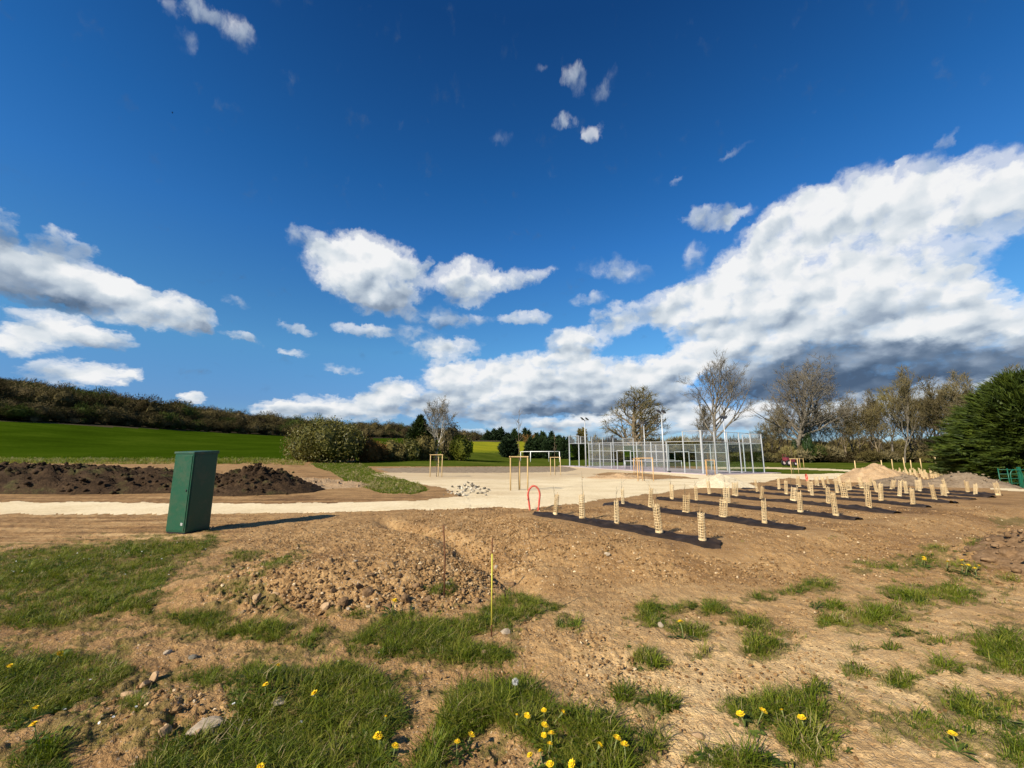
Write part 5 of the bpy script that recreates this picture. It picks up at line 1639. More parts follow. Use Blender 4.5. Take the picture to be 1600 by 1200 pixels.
def guard_proto(kind, seed):
    """Sleeve of split bamboo: upright slats tied to hoops, open at the top."""
    rg = np.random.default_rng(seed)
    e = empty('tree_guard', (0, 0, -500), 'x', 'tree guard')
    h, rx, ry = [(.48, .052, .050), (.45, .078, .05), (.42, .052, .048), (.48, .044, .043), (.45, .085, .07)][kind]
    mb = MB(); hb = MB()
    n = [10, 12, 9, 8, 12][kind]
    flare = [.0, .1, .12, .05, .05][kind]
    for k in range(n):
        a = 6.2832 * k / n
        top = h * rg.uniform(.93, 1.05)
        f0, f1 = 1.04, 1.0 + flare
        p0 = Vector((rx * f0 * math.cos(a), ry * f0 * math.sin(a), -.02)); p1 = Vector((rx * f1 * math.cos(a) + rg.normal(0, .004), ry * f1 * math.sin(a) + rg.normal(0, .004), top))
        t = Vector((-math.sin(a), math.cos(a), 0)) * .0042; r_ = Vector((math.cos(a), math.sin(a), 0)) * .002
        mb.add([p0 - t - r_, p0 + t - r_, p0 + t + r_, p0 - t + r_, p1 - t - r_, p1 + t - r_, p1 + t + r_, p1 - t + r_], [(0, 3, 2, 1), (4, 5, 6, 7), (0, 1, 5, 4), (1, 2, 6, 5), (2, 3, 7, 6), (3, 0, 4, 7)])
    m_ = 18
    rows = [10, 8, 8, 8, 8][kind]
    for i in range(rows):
        z = .05 + (h - .08) * i / (rows - 1)
        f = 1.06 + flare * z / h
        vs, fs = [], []
        for k in range(m_):
            a = 6.2832 * k / m_
            for (dr, dz) in ((0, -.0055), (.004, -.0055), (.004, .0055), (0, .0055)):
                vs.append(((rx * f + dr) * math.cos(a), (ry * f + dr) * math.sin(a), z + dz + .004 * math.sin(a * 2 + i)))
        for k in range(m_):
            for j in range(4):
                fs.append((k * 4 + j, k * 4 + (j + 1) % 4, ((k + 1) % m_) * 4 + (j + 1) % 4, ((k + 1) % m_) * 4 + j))
        hb.add(vs, fs)
    mb.build('slats', M_GUARD, e)['kind'] = 'stuff'
    hb.build('hoops', M_GUARD, e)['kind'] = 'stuff'
    # solid foot band and stake
    vs, fs = [], []
    for k in range(m_):
        a = 6.2832 * k / m_
        for (dr, dz) in ((.003, -.03), (.009, -.03), (.009, .045), (.003, .045)):
            vs.append(((rx * 1.08 + dr) * math.cos(a), (ry * 1.08 + dr) * math.sin(a), dz))
    for k in range(m_):
        for j in range(4):
            fs.append((k * 4 + j, k * 4 + (j + 1) % 4, ((k + 1) % m_) * 4 + (j + 1) % 4, ((k + 1) % m_) * 4 + j))
    MB().add(vs, fs).build('foot_band', M_GUARD, e)
    MB().tube([(rx * .9, 0, -.1), (rx * .92, .01, h * 1.12)], .006, 5).build('cane', M_GUARD, e)
    return e, h

GUARDS_PX = [(868, 806), (910, 813.5), (964, 822), (1030.6, 836), (1098, 849), (973.5, 790), (1016, 795.7), (1072, 803.5), (1130, 811), (1195, 820), (1050, 781.6), (1088.5, 784), (1136, 789), (1251, 802), (1306.5, 808), (1109, 774), (1149, 776.5), (1190, 782), (1240, 784.5), (1294.5, 789), (1358, 796),
 (1184, 770.5), (1229, 774), (1269, 776.5), (1320.6, 779.6), (1377, 784.5), (1427, 790.6), (1217.6, 765.5), (1265, 769.5), (1309, 772), (1354, 774.5), (1405.6, 777.6), (1461, 783.2), (1250, 762.5), (1289, 764.5), (1327.5, 768), (1370.6, 771), (1417, 773.2), (1475.6, 777.3), (1246, 759), (1277, 760.4), (1314, 761.8), (1347.5, 764), (1394, 766.5), (1435.6, 769.4), (1480.6, 772.3), (1524.4, 775.3), (1295, 758), (1360.6, 761), (1513, 770.6), (1560, 774.4), (1440, 765.5)]
KIND = {0: 0, 1: 0, 2: 3, 3: 0, 4: 0, 5: 3, 6: 3, 7: 1, 8: 4, 9: 3, 10: 2, 11: 3, 12: 1, 13: 0, 14: 3, 18: 4}
protos = [guard_proto(k, 80 + k) for k in range(5)]
usedg = set()
def ordn(i):
    return (ords + ['eleventh', 'twelfth'])[i]
snames = ['nearest', 'second', 'third', 'fourth', 'fifth', 'sixth', 'seventh', 'eighth', 'farthest']
info = []
for i, (u, v) in enumerate(GUARDS_PX):
    p = gnd(u, v)
    best = None
    for si, s in enumerate(STRIPS):
        for a, b in zip(s[:-1], s[1:]):
            d = b[:2] - a[:2]; t = np.clip(((p[:2] - a[:2]) @ d) / (d @ d), 0, 1)
            q = np.hypot(*(p[:2] - a[:2] - t * d))
            if best is None or q < best[0]: best = (q, si)
    info.append((best[1], u, i, p))
rg = np.random.default_rng(12)
for si in range(9):
    row = sorted([x for x in info if x[0] == si], key=lambda x: x[1])
    for k, (_, u, i, p) in enumerate(row):
        kd = KIND.get(i, int(rg.integers(0, 5)))
        src, h0 = protos[kd]
        lb = 'pale bamboo tree guard on the %s black strip, %s from its left end' % (snames[si], ordn(k))
        rot = (rg.normal(0, .07), rg.normal(.03, .08), rg.uniform(0, 6.28) if kd not in (1, 4) else rg.normal(0, .3))
        s = rg.uniform(.82, 1.03)
        loc = p + np.array([0, 0, .03])
        if kd not in usedg:
            usedg.add(kd); src.location = tuple(loc); src.rotation_euler = rot; src.scale = (s, s, s); src['label'] = lb; src['group'] = 'bamboo tree guards in the planting bed'
        else:
            copy_tree(src, loc, rot, (s, s, s), lb, 'bamboo tree guards in the planting bed')
        if si < 4:
            hgt = rg.uniform(.58, .78) if i != 1 else 1.0
            mb = MB(); q = Vector((0, 0, 0)); pts = [q]
            for j in range(5):
                q = q + Vector((rg.normal(0, .01), rg.normal(0, .01), hgt / 5)); pts.append(q)
            mb.tube(pts, [.007, .006, .005, .004, .003, .002], 5)
            for j in (2, 3, 4):
                mb.tube([pts[j], pts[j] + Vector((rg.normal(0, .05), rg.normal(0, .05), .10))], [.003, .0015], 4)
            o = mb.build('hedge_sapling', M_STEM, None, label='thin bare sapling inside the guard, %s black strip, %s from its left end' % (snames[si], ordn(k)), cat='sapling', group='saplings inside the bamboo guards')
            o.location = tuple(p)
# the farther plot of guards under the conifer
far_n = 0
for r_ in range(4):
    for k in range(15):
        u = 1398 + k * 7.8 + rg.normal(0, 1.4) + r_ * 2; v = 739.0 + r_ * 2.6 + k * .25 + rg.normal(0, .3)
        if u > 1516: continue
        p = gnd(u, v, 60)
        kd = [2, 3, 0][far_n % 3]
        copy_tree(protos[kd][0], p, (rg.normal(0, .06), rg.normal(0, .06), rg.uniform(0, 6)), (1.05,) * 3, 'small pale tree guard in the crowded far plot left of the large conifer', 'tree guards in the crowded far plot')
        far_n += 1

# ------------------------------------------------------------------ staked young trees
def stake_frame(p, h, w, label, mat, rz, name='stake_frame'):
    e = empty(name, p, label, 'tree stakes', 'wooden stake frames round young trees', rz)
    pts = [(-w / 2, -w * .28), (w / 2, -w * .28), (0.04, w * .5)]
    for (x, y) in pts:
        MB().tube([(x, y, -.2), (x * 1.01, y, h)], [.029, .027], 8).build('post', mat, e, smooth=True)
    for a, b in ((0, 1), (1, 2), (2, 0)):
        (x0, y0), (x1, y1) = pts[a], pts[b]
        L = math.hypot(x1 - x0, y1 - y0)
        MB().box(((x0 + x1) / 2, (y0 + y1) / 2, h - .03 + .002 * a), (L + .12, .06, .042 + .004 * a), math.atan2(y1 - y0, x1 - x0)).build('rail', mat, e, bevel=.006)
    return e
def young_tree(p, h, label, seed, r0=.022):
    e = empty('young_tree', p, label, 'young tree', 'staked young trees')
    rg = np.random.default_rng(seed)
    pts = [Vector((0, 0, -.1))]
    for i in range(8):
        pts.append(Vector((rg.normal(0, .015), rg.normal(0, .015), h * (i + 1) / 8)))
    MB().tube(pts, [r0 * (1 - .09 * i) for i in range(9)], 7).build('trunk', M_STEM, e, smooth=True)
    mb = MB()
    for k in range(12):
        z = h * rg.uniform(.5, .97); a = rg.uniform(0, 6.28); L = rg.uniform(.25, .7) * (1.15 - z / h)
        b = Vector((0, 0, z)); m1 = b + Vector((math.cos(a) * L * .5, math.sin(a) * L * .5, L * .5)); q = m1 + Vector((math.cos(a) * L * .2, math.sin(a) * L * .2, L * .8))
        mb.tube([b, m1, q], [.009, .007, .003], 4, cap=False)
        for j in range(2):
            d = Vector((rg.normal(0, .12), rg.normal(0, .12), .25)); mb.tube([m1, m1 + d], [.005, .002], 3, cap=False)
    mb.build('crown', M_STEM, e)
    return e
SF = [(682, 745, 1.48, .78, 'wooden stake frame left of the yard, below the birch', M_STAKE, 0.0, 0, None),
 (811, 766, 1.50, .76, 'nearest and tallest wooden stake frame, in the middle of the yard', M_STAKE, 0.0, 3.6, 'bare young tree in the nearest stake frame of the yard'),
 (867.5, 742.5, 1.50, .82, 'wooden stake frame in front of the dark conifer row', M_STAKE, 0.05, 3.4, 'bare young tree in the stake frame before the dark conifer row'),
 (1007, 751.5, 1.50, 1.0, 'orange wooden stake frame standing before the far half of the court', M_STAKE_O, 0.0, 3.9, 'bare young tree in the orange stake frame before the court'),
 (994.5, 741, 1.4, .5, 'small wooden stake frame partly behind the orange one', M_STAKE_O, 0.0, 0, None),
 (1108.5, 743, 1.35, .8, 'orange stake frame at the near corner of the court', M_STAKE_O, 0.1, 2.0, 'thin young tree in the stake frame at the court corner'),
 (1240.5, 740, 1.5, .72, 'yellow wooden stake frame on the grass right of the court', M_STAKE, 0.0, 2.6, 'thin young tree in the yellow stake frame right of the court'),
 (1251, 732, 1.3, .75, 'pale wooden stake frame just behind the yellow one right of the court', M_STAKE, 0.4, 0, None),
 (1478, 739, 1.3, .6, 'wooden stake frame at the left foot of the large conifer', M_STAKE, 0.2, 2.0, 'thin young tree beside the large conifer')]
for i, (u, v, h, w, lb, mt, rz, th, tl) in enumerate(SF):
    p = gnd(u, v, 70)
    stake_frame(p, h, w, lb, mt, rz)
    young_tree(p + np.array([.0, .02, 0]), th or 1.5, tl or ['slim young stem in the stake frame below the birch', '', '', '', 'slim stem in the small frame behind the orange one', '', '', 'slim stem in the pale frame behind the yellow one', ''][i], 900 + i)

# ------------------------------------------------------------------ the glazed court
A0 = np.array([17.76, 38.8]); E1 = np.array([.866, .5]); E2 = np.array([-.5, .866])
def cw(a, b):
    q = A0 + E1 * a + E2 * b
    return np.array([q[0], q[1], hz(q[0], q[1])])
def court():
    cz = max(cw(a, b)[2] for a in (0, 10) for b in (0, 20)) * .5 + min(cw(a, b)[2] for a in (0, 10) for b in (0, 20)) * .5
    def gz(a, b):                         # the slab follows the ground a little
        return cw(a, b)[2] + .07
    n1, n2 = 8, 14
    vs = []
    for j in range(n2 + 1):
        for i in range(n1 + 1):
            a, b = -1.1 + 12.2 * i / n1, -1.1 + 22.2 * j / n2
            q = cw(a, b); vs.append((q[0], q[1], q[2] + .055))
    fs = [(j * (n1 + 1) + i, j * (n1 + 1) + i + 1, (j + 1) * (n1 + 1) + i + 1, (j + 1) * (n1 + 1) + i) for j in range(n2) for i in range(n1)]
    k0 = len(vs)
    rim = [(i, 0) for i in range(n1 + 1)] + [(n1, j) for j in range(1, n2 + 1)] + [(i, n2) for i in range(n1 - 1, -1, -1)] + [(0, j) for j in range(n2 - 1, 0, -1)]
    for (i, j) in rim:
        q = vs[j * (n1 + 1) + i]; vs.append((q[0], q[1], q[2] - .4))
    for k in range(len(rim)):
        a = rim[k][1] * (n1 + 1) + rim[k][0]; b = rim[(k + 1) % len(rim)][1] * (n1 + 1) + rim[(k + 1) % len(rim)][0]
        fs.append((a, k0 + k, k0 + (k + 1) % len(rim), b))
    mesh_obj('court_floor', vs, fs, M_COURT, kind='structure')
    root = empty('court_enclosure', cw(0, 0), 'glass and mesh walled court of pale steel posts on a pink slab', 'sports court')
    off = cw(0, 0)
    base = Vector(tuple(map(float, off)))
    def lp(a, b, z):
        q = cw(a, b); return Vector((q[0], q[1], gz(a, b) + z)) - base
    angA = math.atan2(E1[1], E1[0]); angB = math.atan2(E2[1], E2[0])
    def post(a, b, h, s=.10, ang=angA):
        c = lp(a, b, h / 2)
        MB().box(c, (s, s, h), ang).build('post', M_GALV, root, bevel=.008)
        if s > .09:
            MB().box(lp(a, b, .012), (.26, .26, .022), ang).build('base_plate', M_GALV, root)
    def rail(a0, b0, a1, b1, z, s=.05):
        MB().tube([lp(a0, b0, z), lp(a1, b1, z)], s * .6, 6).build('rail', M_GALV, root)
    def panel(nm, mat, a0, b0, a1, b1, z0, z1):
        q = [lp(a0, b0, z0), lp(a1, b1, z0), lp(a1, b1, z1), lp(a0, b0, z1)]
        mesh_obj(nm, q, [(0, 1, 2, 3)], mat, root)
    # end walls
    for b in (0, 20):
        for k in range(6):
            post(2 * k, b, 4.0, .15 if (b == 0 and k == 0) else .10)
        for z in (4.0, 3.0):
            rail(0, b, 10, b, z - .03)
        for k in range(5):
            panel('glass_panel', M_GLASS, 2 * k + .06, b, 2 * k + 1.94, b, .04, 2.95)
            panel('mesh_panel', M_MESHP, 2 * k + .06, b, 2 * k + 1.94, b, 3.02, 3.94)
    # long sides
    for a in (0, 10):
        for k in range(1, 10):
            if k == 5: continue
            post(a, 2 * k, 4.0 if k in (1, 9) else 3.0, .09, angB)
        rail(a, 0, a, 2, 3.97); rail(a, 18, a, 20, 3.97)
        rail(a, 0, a, 20, 2.97)
        rail(a, 4, a, 8.95, 2.02); rail(a, 11.05, a, 16, 2.02)
        rail(a, 4, a, 8.95, 1.02, .035); rail(a, 11.05, a, 16, 1.02, .035)
        for k in range(10):
            b0, b1 = 2 * k + .05, 2 * k + 1.95
            if k in (0, 1, 8, 9):
                panel('glass_panel', M_GLASS, a, b0, a, b1, .04, 2.9)
                if k in (0, 9): panel('mesh_panel', M_MESHP, a, b0, a, b1, 3.02, 3.94)
            elif k in (4, 5):
                panel('mesh_panel', M_MESHP, a, b0, a, b1, 2.12, 2.93)
            else:
                panel('mesh_panel', M_MESHP, a, b0, a, b1, .04, 2.93)
        g_ = empty('x', (0, 0, 0)); bpy.data.objects.remove(g_)
        mb = MB()
        for b in (8.95, 11.05):
            mb.box(lp(a, b, 1.05), (.08, .08, 2.1), angB)
        mb.box(lp(a, 10, 2.08), (2.18, .08, .08), angB)
        mb.build('gateway_frame', M_GALV, root)
    # net across the middle
    net = empty('court_net', cw(0, 10), 'dark net with white top band across the middle of the court', 'net')
    nb = Vector(tuple(map(float, cw(0, 10))))
    def np_(a, z):
        q = cw(a, 10); return Vector((q[0], q[1], gz(a, 10) + z)) - nb
    for a in (.15, 9.85):
        MB().tube([np_(a, 0), np_(a, 1.0)], .05, 8).build('net_post', M_GALV, net, smooth=True)
    mesh_obj('net_mesh', [np_(.2, .04), np_(9.8, .04), np_(9.8, .9), np_(.2, .9)], [(0, 1, 2, 3)], M_NET, net)
    MB().tube([np_(.2, .93), np_(5, .88), np_(9.8, .93)], .045, 6).build('top_band', M_WHITE, net)
    # light masts
    for i, (a, b, lb) in enumerate([(-.3, 4.16, 'floodlight mast on the near side of the court, close to its near end'), (-.3, 16.3, 'leftmost floodlight mast at the far left end of the court'), (10.3, 4.24, 'floodlight mast at the right side of the court'), (10.3, 16.2, 'farthest floodlight mast, behind the middle of the court')]):
        q = cw(a, b)
        e = empty('light_mast', q, lb, 'light mast', 'floodlight masts round the court', math.atan2(E1[1], E1[0]))
        MB().tube([(0, 0, -.1), (0, 0, 3), (0, 0, 6.05)], [.09, .075, .055], 10).build('pole', M_GALV, e, smooth=True)
        MB().box((0, 0, .03), (.34, .34, .05)).build('base_plate', M_GALV, e)
        MB().tube([(-.55, 0, 6.0), (.55, 0, 6.0)], .03, 6).build('crossarm', M_GALV, e)
        sg = 1 if a < 0 else -1
        for x in (-.38, .38):
            M_ = Matrix.Rotation(R(35 * sg), 3, 'Y') @ Matrix.Rotation(R(12), 3, 'X')
            f = MB().box((x, 0, 6.16), (.46, .36, .10), M=M_).build('floodlight', M_FLOOD, e, bevel=.012)
court()
p = gnd(1044, 739.5, 60)
o = leaf = None
vs, fs = rock_mesh(777, .6, 2)
o = mesh_obj('sandbag', [(a * .24, b * .17, c * .17 + .08) for a, b, c in vs], fs, M_FLOOD, smooth=True, label='small black bag lying by the nearest floodlight mast', cat='bag'); o.location = tuple(p + np.array([.1, 0, .06]))

# ------------------------------------------------------------------ goal on the meadow
def goal():
    q0 = at(829, 721, 85); q1 = at(874.5, 721, 85)
    z = hz(q0[0], 85)
    e = empty('football_goal', ((q0[0] + q1[0]) / 2, 85, z), 'white football goal frame on the meadow before the dark conifers', 'goal')
    w = (q1[0] - q0[0]) / 2; h = 2.05; r_ = .075
    for s in (-1, 1):
        MB().tube([(s * w, 0, -.1), (s * w, 0, h)], r_, 8).build('post', M_WHITE, e, smooth=True)
        MB().tube([(s * w, 0, h), (s * w * .99 - 2.0, 1.6, h - .03)], r_ * .7, 8).build('side_bar', M_WHITE, e, smooth=True)
        MB().tube([(s * w * .99 - 2.0, 1.6, h - .03), (s * w * .99 - 2.0, 1.9, -.05)], r_ * .7, 8).build('back_post', M_WHITE, e, smooth=True)
    MB().tube([(-w - .07, 0, h), (w + .07, 0, h)], r_, 8).build('crossbar', M_WHITE, e, smooth=True)
    MB().tube([(-w - 2, 1.6, h - .03), (w - 2, 1.6, h - .03)], r_ * .6, 8).build('back_bar', M_WHITE, e, smooth=True)
goal()

# ------------------------------------------------------------------ red conduits
def conduit(p, w, h, r_, label, rz):
    pts = []
    n = 90
    for i in range(n + 1):
        t = i / n
        a = math.pi * t
        if t < .28: x, z = -w / 2 * (.62 + .38 * t / .28), -.1 + (h * .62 + .1) * t / .28
        elif t > .72: x, z = w / 2 * (.62 + .38 * (1 - t) / .28), -.1 + (h * .62 + .1) * (1 - t) / .28
        else:
            b = math.pi * (1 - (t - .28) / .44)
            x, z = w / 2 * math.cos(b), h * .62 + h * .38 * math.sin(b)
        pts.append((x, .02 * math.sin(5 * t), z))
    rad = [r_ * (1.0 + .13 * (1 if (i // 1) % 2 else -1)) for i in range(n + 1)]
    e = empty('red_conduit', p, label, 'conduit', rz=rz)
    MB().tube(pts, rad, 10).build('pipe', M_RED, e, smooth=True)
    MB().tube([(-w * .42, -.03, h * .5), (-w * .60, -.035, h * .46), (-w * .52, -.03, h * .42)], .006, 5).build('cord', M_DARKSTEEL, e)
conduit(gnd(834.5, 797.5), .33, .66, .027, 'red ribbed conduit loop sticking out of the soil by the nearest black strip', .1)
conduit(gnd(1261, 751.5, 60), .30, .44, .035, 'dark red conduit stub seen edge on at the far edge of the bed', 1.35)

# ------------------------------------------------------------------ marker rods
def rods():
    b = gnd(694, 931); t = at(693, 821, b[1])
    MB().tube([(0, 0, -.15), (.0, 0, (t - b)[2] * .5), tuple((t - b)[[0, 1, 2]] * np.array([1, 0, 1]))], .0085, 7).build('marker_rod', M_RUST, None, smooth=True, label='thin rusty iron rod standing in the stony mound', cat='rod').location = tuple(b)
    b = gnd(768, 993); top = at(767, 841, b[1])[2] - b[2]
    e = empty('marker_rod', b, 'rusty iron rod with a bright yellow lower length', 'rod')
    MB().tube([(0, 0, -.15), (0, 0, top)], .0065, 7).build('rod', M_RUST, e, smooth=True)
    z0 = at(768, 976, b[1])[2] - b[2]; z1 = at(767.5, 865, b[1])[2] - b[2]
    MB().tube([(0, 0, z0), (0, 0, z1)], .0068, 8).build('yellow_sleeve', M_YELLOW, e, smooth=True)
rods()

# ------------------------------------------------------------------ stones and clods one can tell apart
def stone(u, v, px, label, mat, seed, flat=.6, long=1.0, rz=0.0, tilt=0.0, sub=2, name='stone', cat='stone', group=None):
    p = gnd(u, v)
    s = px * .34 * np.linalg.norm(p - np.array([0, 0, CZ])) / 655.0
    vs, fs = rock_mesh(seed, flat, sub)
    o = mesh_obj(name, [(a * s * long, b * s, c * s) for a, b, c in vs], fs, mat, None, label=label, cat=cat, group=group)
    o.location = tuple(p + np.array([0, 0, s * flat * .45])); o.rotation_euler = (tilt, -tilt * .5, rz)
    return o
stone(316, 1137, 40, 'large flat pale slab of limestone lying in the grass at the bottom left', M_ROCK, 701, .30, 1.55, .5, .22)
ST = [(509, 951, 22, 'pale tan boulder at the foot of the stony mound', M_ROCK_T, .8), (401, 936, 16, 'rounded pale stone on the left slope of the stony mound', M_ROCK_T, .8), (700, 914, 12, 'pale stone close beside the thin rusty rod', M_ROCK, .85), (790, 990, 20, 'yellowish pale stone beside the foot of the yellow rod', M_ROCK, .7), (755, 1022, 16, 'lone orange pebble on the grass below the yellow rod', M_ROCK_T, .75), (949, 868, 12, 'white stone on the front slope of the planting bed', M_ROCK, .9), (968, 879, 14, 'flat tan stone next to the white stone on the bed slope', M_ROCK_T, .5),
 (1033, 979, 16, 'pale stone in a weed tuft right of the centre', M_ROCK, .7), (1090, 1151, 26, 'orange tan rock half sunk near the bottom edge', M_ROCK_T, .4), (204, 1087, 20, 'long cream stone in the pebble patch on the left', M_ROCK_T, .6), (226, 1071, 18, 'tan stone at the top of the left pebble patch', M_ROCK_T, .7), (240, 1062, 18, 'upright tan stone casting a shadow in the left pebble patch', M_ROCK_T, 1.0), (256, 1148, 22, 'orange stone left of the large flat slab', M_ROCK_T, .7), (310, 1148, 14, 'yellowish stone in front of the large flat slab', M_ROCK_T, .8), (435, 1097, 34, 'flat pale stone sunk in the grass right of the flat slab', M_ROCK, .22),
 (556, 878, 11, 'flat white chip high on the stony mound', M_ROCK, .5), (498, 890, 12, 'tan stone in the middle of the stony mound', M_ROCK_T, .7), (430, 930, 14, 'tan stone right of the rounded one on the mound slope', M_ROCK_T, .6), (380, 958, 12, 'small tan stone at the left foot of the mound', M_ROCK_T, .7), (544, 954, 12, 'pale stone right of the tan boulder', M_ROCK, .7), (598, 905, 12, 'pale stone in the right part of the stony mound', M_ROCK_T, .7), (775, 888, 12, 'pair stone pale beside the top of the yellow sleeve', M_ROCK, .8), (1115, 1187, 16, 'white pebble at the very bottom edge', M_ROCK, .6), (300, 1028, 14, 'grey flat stone in the trodden strip on the left', M_ROCK_G, .4), (262, 1020, 14, 'pale stone in the trodden strip on the left', M_ROCK, .5), (1560, 858, 20, 'dark clod in the soil heap at the right edge', M_CLODB, .8)]
for i, (u, v, px, lb, mt, fl) in enumerate(ST):
    stone(u, v, px, lb, mt, 720 + i, fl, 1.0 + .4 * ((i * 3) % 4) / 4, i * 1.1, .15)
CL = [(536, 944, 26), (574, 930, 26), (634, 940, 28), (606, 950, 18), (590, 950, 16), (560, 918, 16), (520, 925, 16), (650, 918, 18), (668, 938, 18), (610, 920, 14), (482, 935, 15), (580, 900, 13), (625, 900, 13), (540, 905, 12), (680, 955, 14), (466, 950, 14), (1580, 872, 26), (1548, 880, 18), (1590, 850, 24), (1570, 890, 16), (785, 930, 14), (800, 915, 16), (745, 940, 14), (725, 925, 13), (655, 890, 12), (500, 910, 12)]
for i, (u, v, px) in enumerate(CL):
    where = 'stony mound' if u < 820 else 'heap at the right edge'
    stone(u, v, px, 'lump of dry brown soil on the lower slope of the %s' % where, M_CLODB, 760 + i, .75, 1.0 + .3 * (i % 3) / 2, i * .9, .2, name='soil_clod', cat='clod', group='soil clods on the ' + where)
p = place(1563, 18.6)
vs, fs = rock_mesh(791, .42, 2)
o = mesh_obj('stone_slab', [(a * .48, b * .22, c * .24) for a, b, c in vs], fs, M_ROCK, label='long pale stone slab lying in front of the green railing', cat='stone'); o.location = tuple(p + np.array([0, 0, .16])); o.rotation_euler = (.1, .18, -.35)

# ------------------------------------------------------------------ green railing under the conifer
def railing():
    p = place(1572, 19.3)
    e = empty('green_railing', p, 'dark green metal railing with a hooped end below the large conifer', 'railing', rz=-.1)
    for x in (-.48, -.10):
        MB().tube([(x, 0, -.1), (x, 0, .92)], .018, 8).build('upright', M_GREENP, e, smooth=True)
    MB().box((.42, .04, .45), (.10, .10, 1.06)).build('post', M_GREENP, e, bevel=.01)
    hoop = [(-.04, -.03, 0), (-.04, -.03, .55)] + [(-.04 + .17 * (1 - math.cos(a)), -.03, .55 + .30 * math.sin(a)) for a in np.linspace(.2, math.pi / 2, 6)] + [(.2, -.03, .85)] + [(.13 + .17 * (1 + math.sin(a)), -.03, .55 + .30 * math.cos(a)) for a in np.linspace(.2, math.pi / 2, 6)] + [(.34, -.03, .0)]
    MB().tube(hoop, .02, 8).build('hoop', M_GREENP, e, smooth=True)
    for z in (.25, .46, .66, .86):
        MB().tube([(-.48, .02, z), (1.6, .02, z + .01)], .013, 6).build('rail', M_GREENP, e, smooth=True)
    MB().tube([(1.5, .02, -.1), (1.5, .02, .95)], .02, 8).build('upright', M_GREENP, e, smooth=True)
railing()

# ------------------------------------------------------------------ fence posts, machine, bird, branch
FP = [(1333, 729, 1.1), (1375, 728.5, 1.1), (1391, 730, 1.2), (1410, 733, 1.4), (1436, 732.5, 1.25), (1420, 731, 1.1), (1459, 734, 1.4), (1470, 733, 2.2)]
for i, (u, v, h) in enumerate(sorted(FP)):
    p = place(u, 47 + (i % 3))
    MB().tube([(0, 0, -.2), (.03 * (-1) ** i, 0, h)], [.055, .045], 7).build('fence_post', M_STAKE, None, smooth=True, label='weathered wooden fence post on the grass before the wood, %s from the left' % ords[i], cat='fence post', group='fence posts before the wood').location = tuple(p)

def machine():
    M_MAR = paint('maroon_paint', (.16, .014, .030), .4, .5, 0, .2)
    M_TYRE = paint('black_rubber', (.02, .02, .02), .8, .2)
    M_PALE = paint('pale_rim', (.62, .50, .50), .5, .4)
    p = place(1231, 66)
    e = empty('farm_machine', p, 'small dark red farm machine parked at the edge of the wood', 'machine', rz=.25)
    MB().box((.15, 0, .75), (1.5, .75, .42)).box((-.55, 0, 1.02), (.55, .8, .5)).build('body', M_MAR, e, bevel=.06)
    MB().box((.62, 0, .98), (.8, .6, .2)).build('bonnet', M_MAR, e, bevel=.05)
    for (x, r_, w) in ((-.55, .45, .24), (.75, .3, .18)):
        for s in (-1, 1):
            t = MB().tube([(x, s * .42 - w / 2, r_), (x, s * .42 + w / 2, r_)], r_, 18).build('wheel', M_TYRE, e, bevel=.03)
            MB().tube([(x, s * .42 - w / 2 - .02, r_), (x, s * .42 + w / 2 + .02, r_)], r_ * .5, 14).build('rim', M_PALE, t)
    MB().tube([(-.85, .25, 1.2), (-.85, .25, 1.75), (-.85, -.25, 1.75), (-.85, -.25, 1.2)], .03, 6).build('roll_bar', M_MAR, e)
    MB().box((-.45, 0, 1.33), (.36, .4, .14)).build('seat', M_TYRE, e, bevel=.03)
    for s in (-1, 1):
        MB().tube([(1.03, s * .2, .98), (1.07, s * .2, .98)], .07, 10).build('headlight', M_PALE, e)
machine()

def bird():
    M_B = paint('dark_plumage', (.02, .02, .025), .8, .2)
    c = at(269.5, 176, 90)
    e = empty('bird', c, 'tiny dark bird flying high in the blue sky on the left', 'bird', rz=.6)
    MB().tube([(-.22, 0, 0), (-.14, 0, .02), (0, 0, .03), (.12, 0, .02), (.2, 0, .02)], [.015, .05, .065, .05, .012], 8).build('body', M_B, e, smooth=True)
    for s in (-1, 1):
        MB().add([(.08, s * .03, .03), (.02, s * .22, .09), (-.05, s * .46, -.04), (-.10, s * .2, .06), (-.10, s * .03, .025), (.0, s * .2, .075)], [(0, 1, 5), (1, 2, 5), (2, 3, 5), (3, 4, 5), (4, 0, 5)] if s > 0 else [(5, 1, 0), (5, 2, 1), (5, 3, 2), (5, 4, 3), (5, 0, 4)]).build('wing', M_B, e)
bird()

p0 = gnd(850, 797); 
MB().tube([(0, 0, .01), (.10, .05, .05), (.22, .12, .10), (.36, .2, .12), (.5, .24, .09)], [.008, .014, .018, .014, .006], 6).build('dead_branch', M_STEM, None, smooth=True, label='short dark dead branch lying between the red loop and the first guard', cat='branch').location = tuple(p0)
p0 = gnd(945, 787)
MB().tube([(0, 0, .02), (.3, .03, .04), (.6, .02, .03)], [.010, .016, .008], 6).build('dead_branch', M_STEM, None, smooth=True, label='short brown stick lying left of the second black strip', cat='branch').location = tuple(p0)

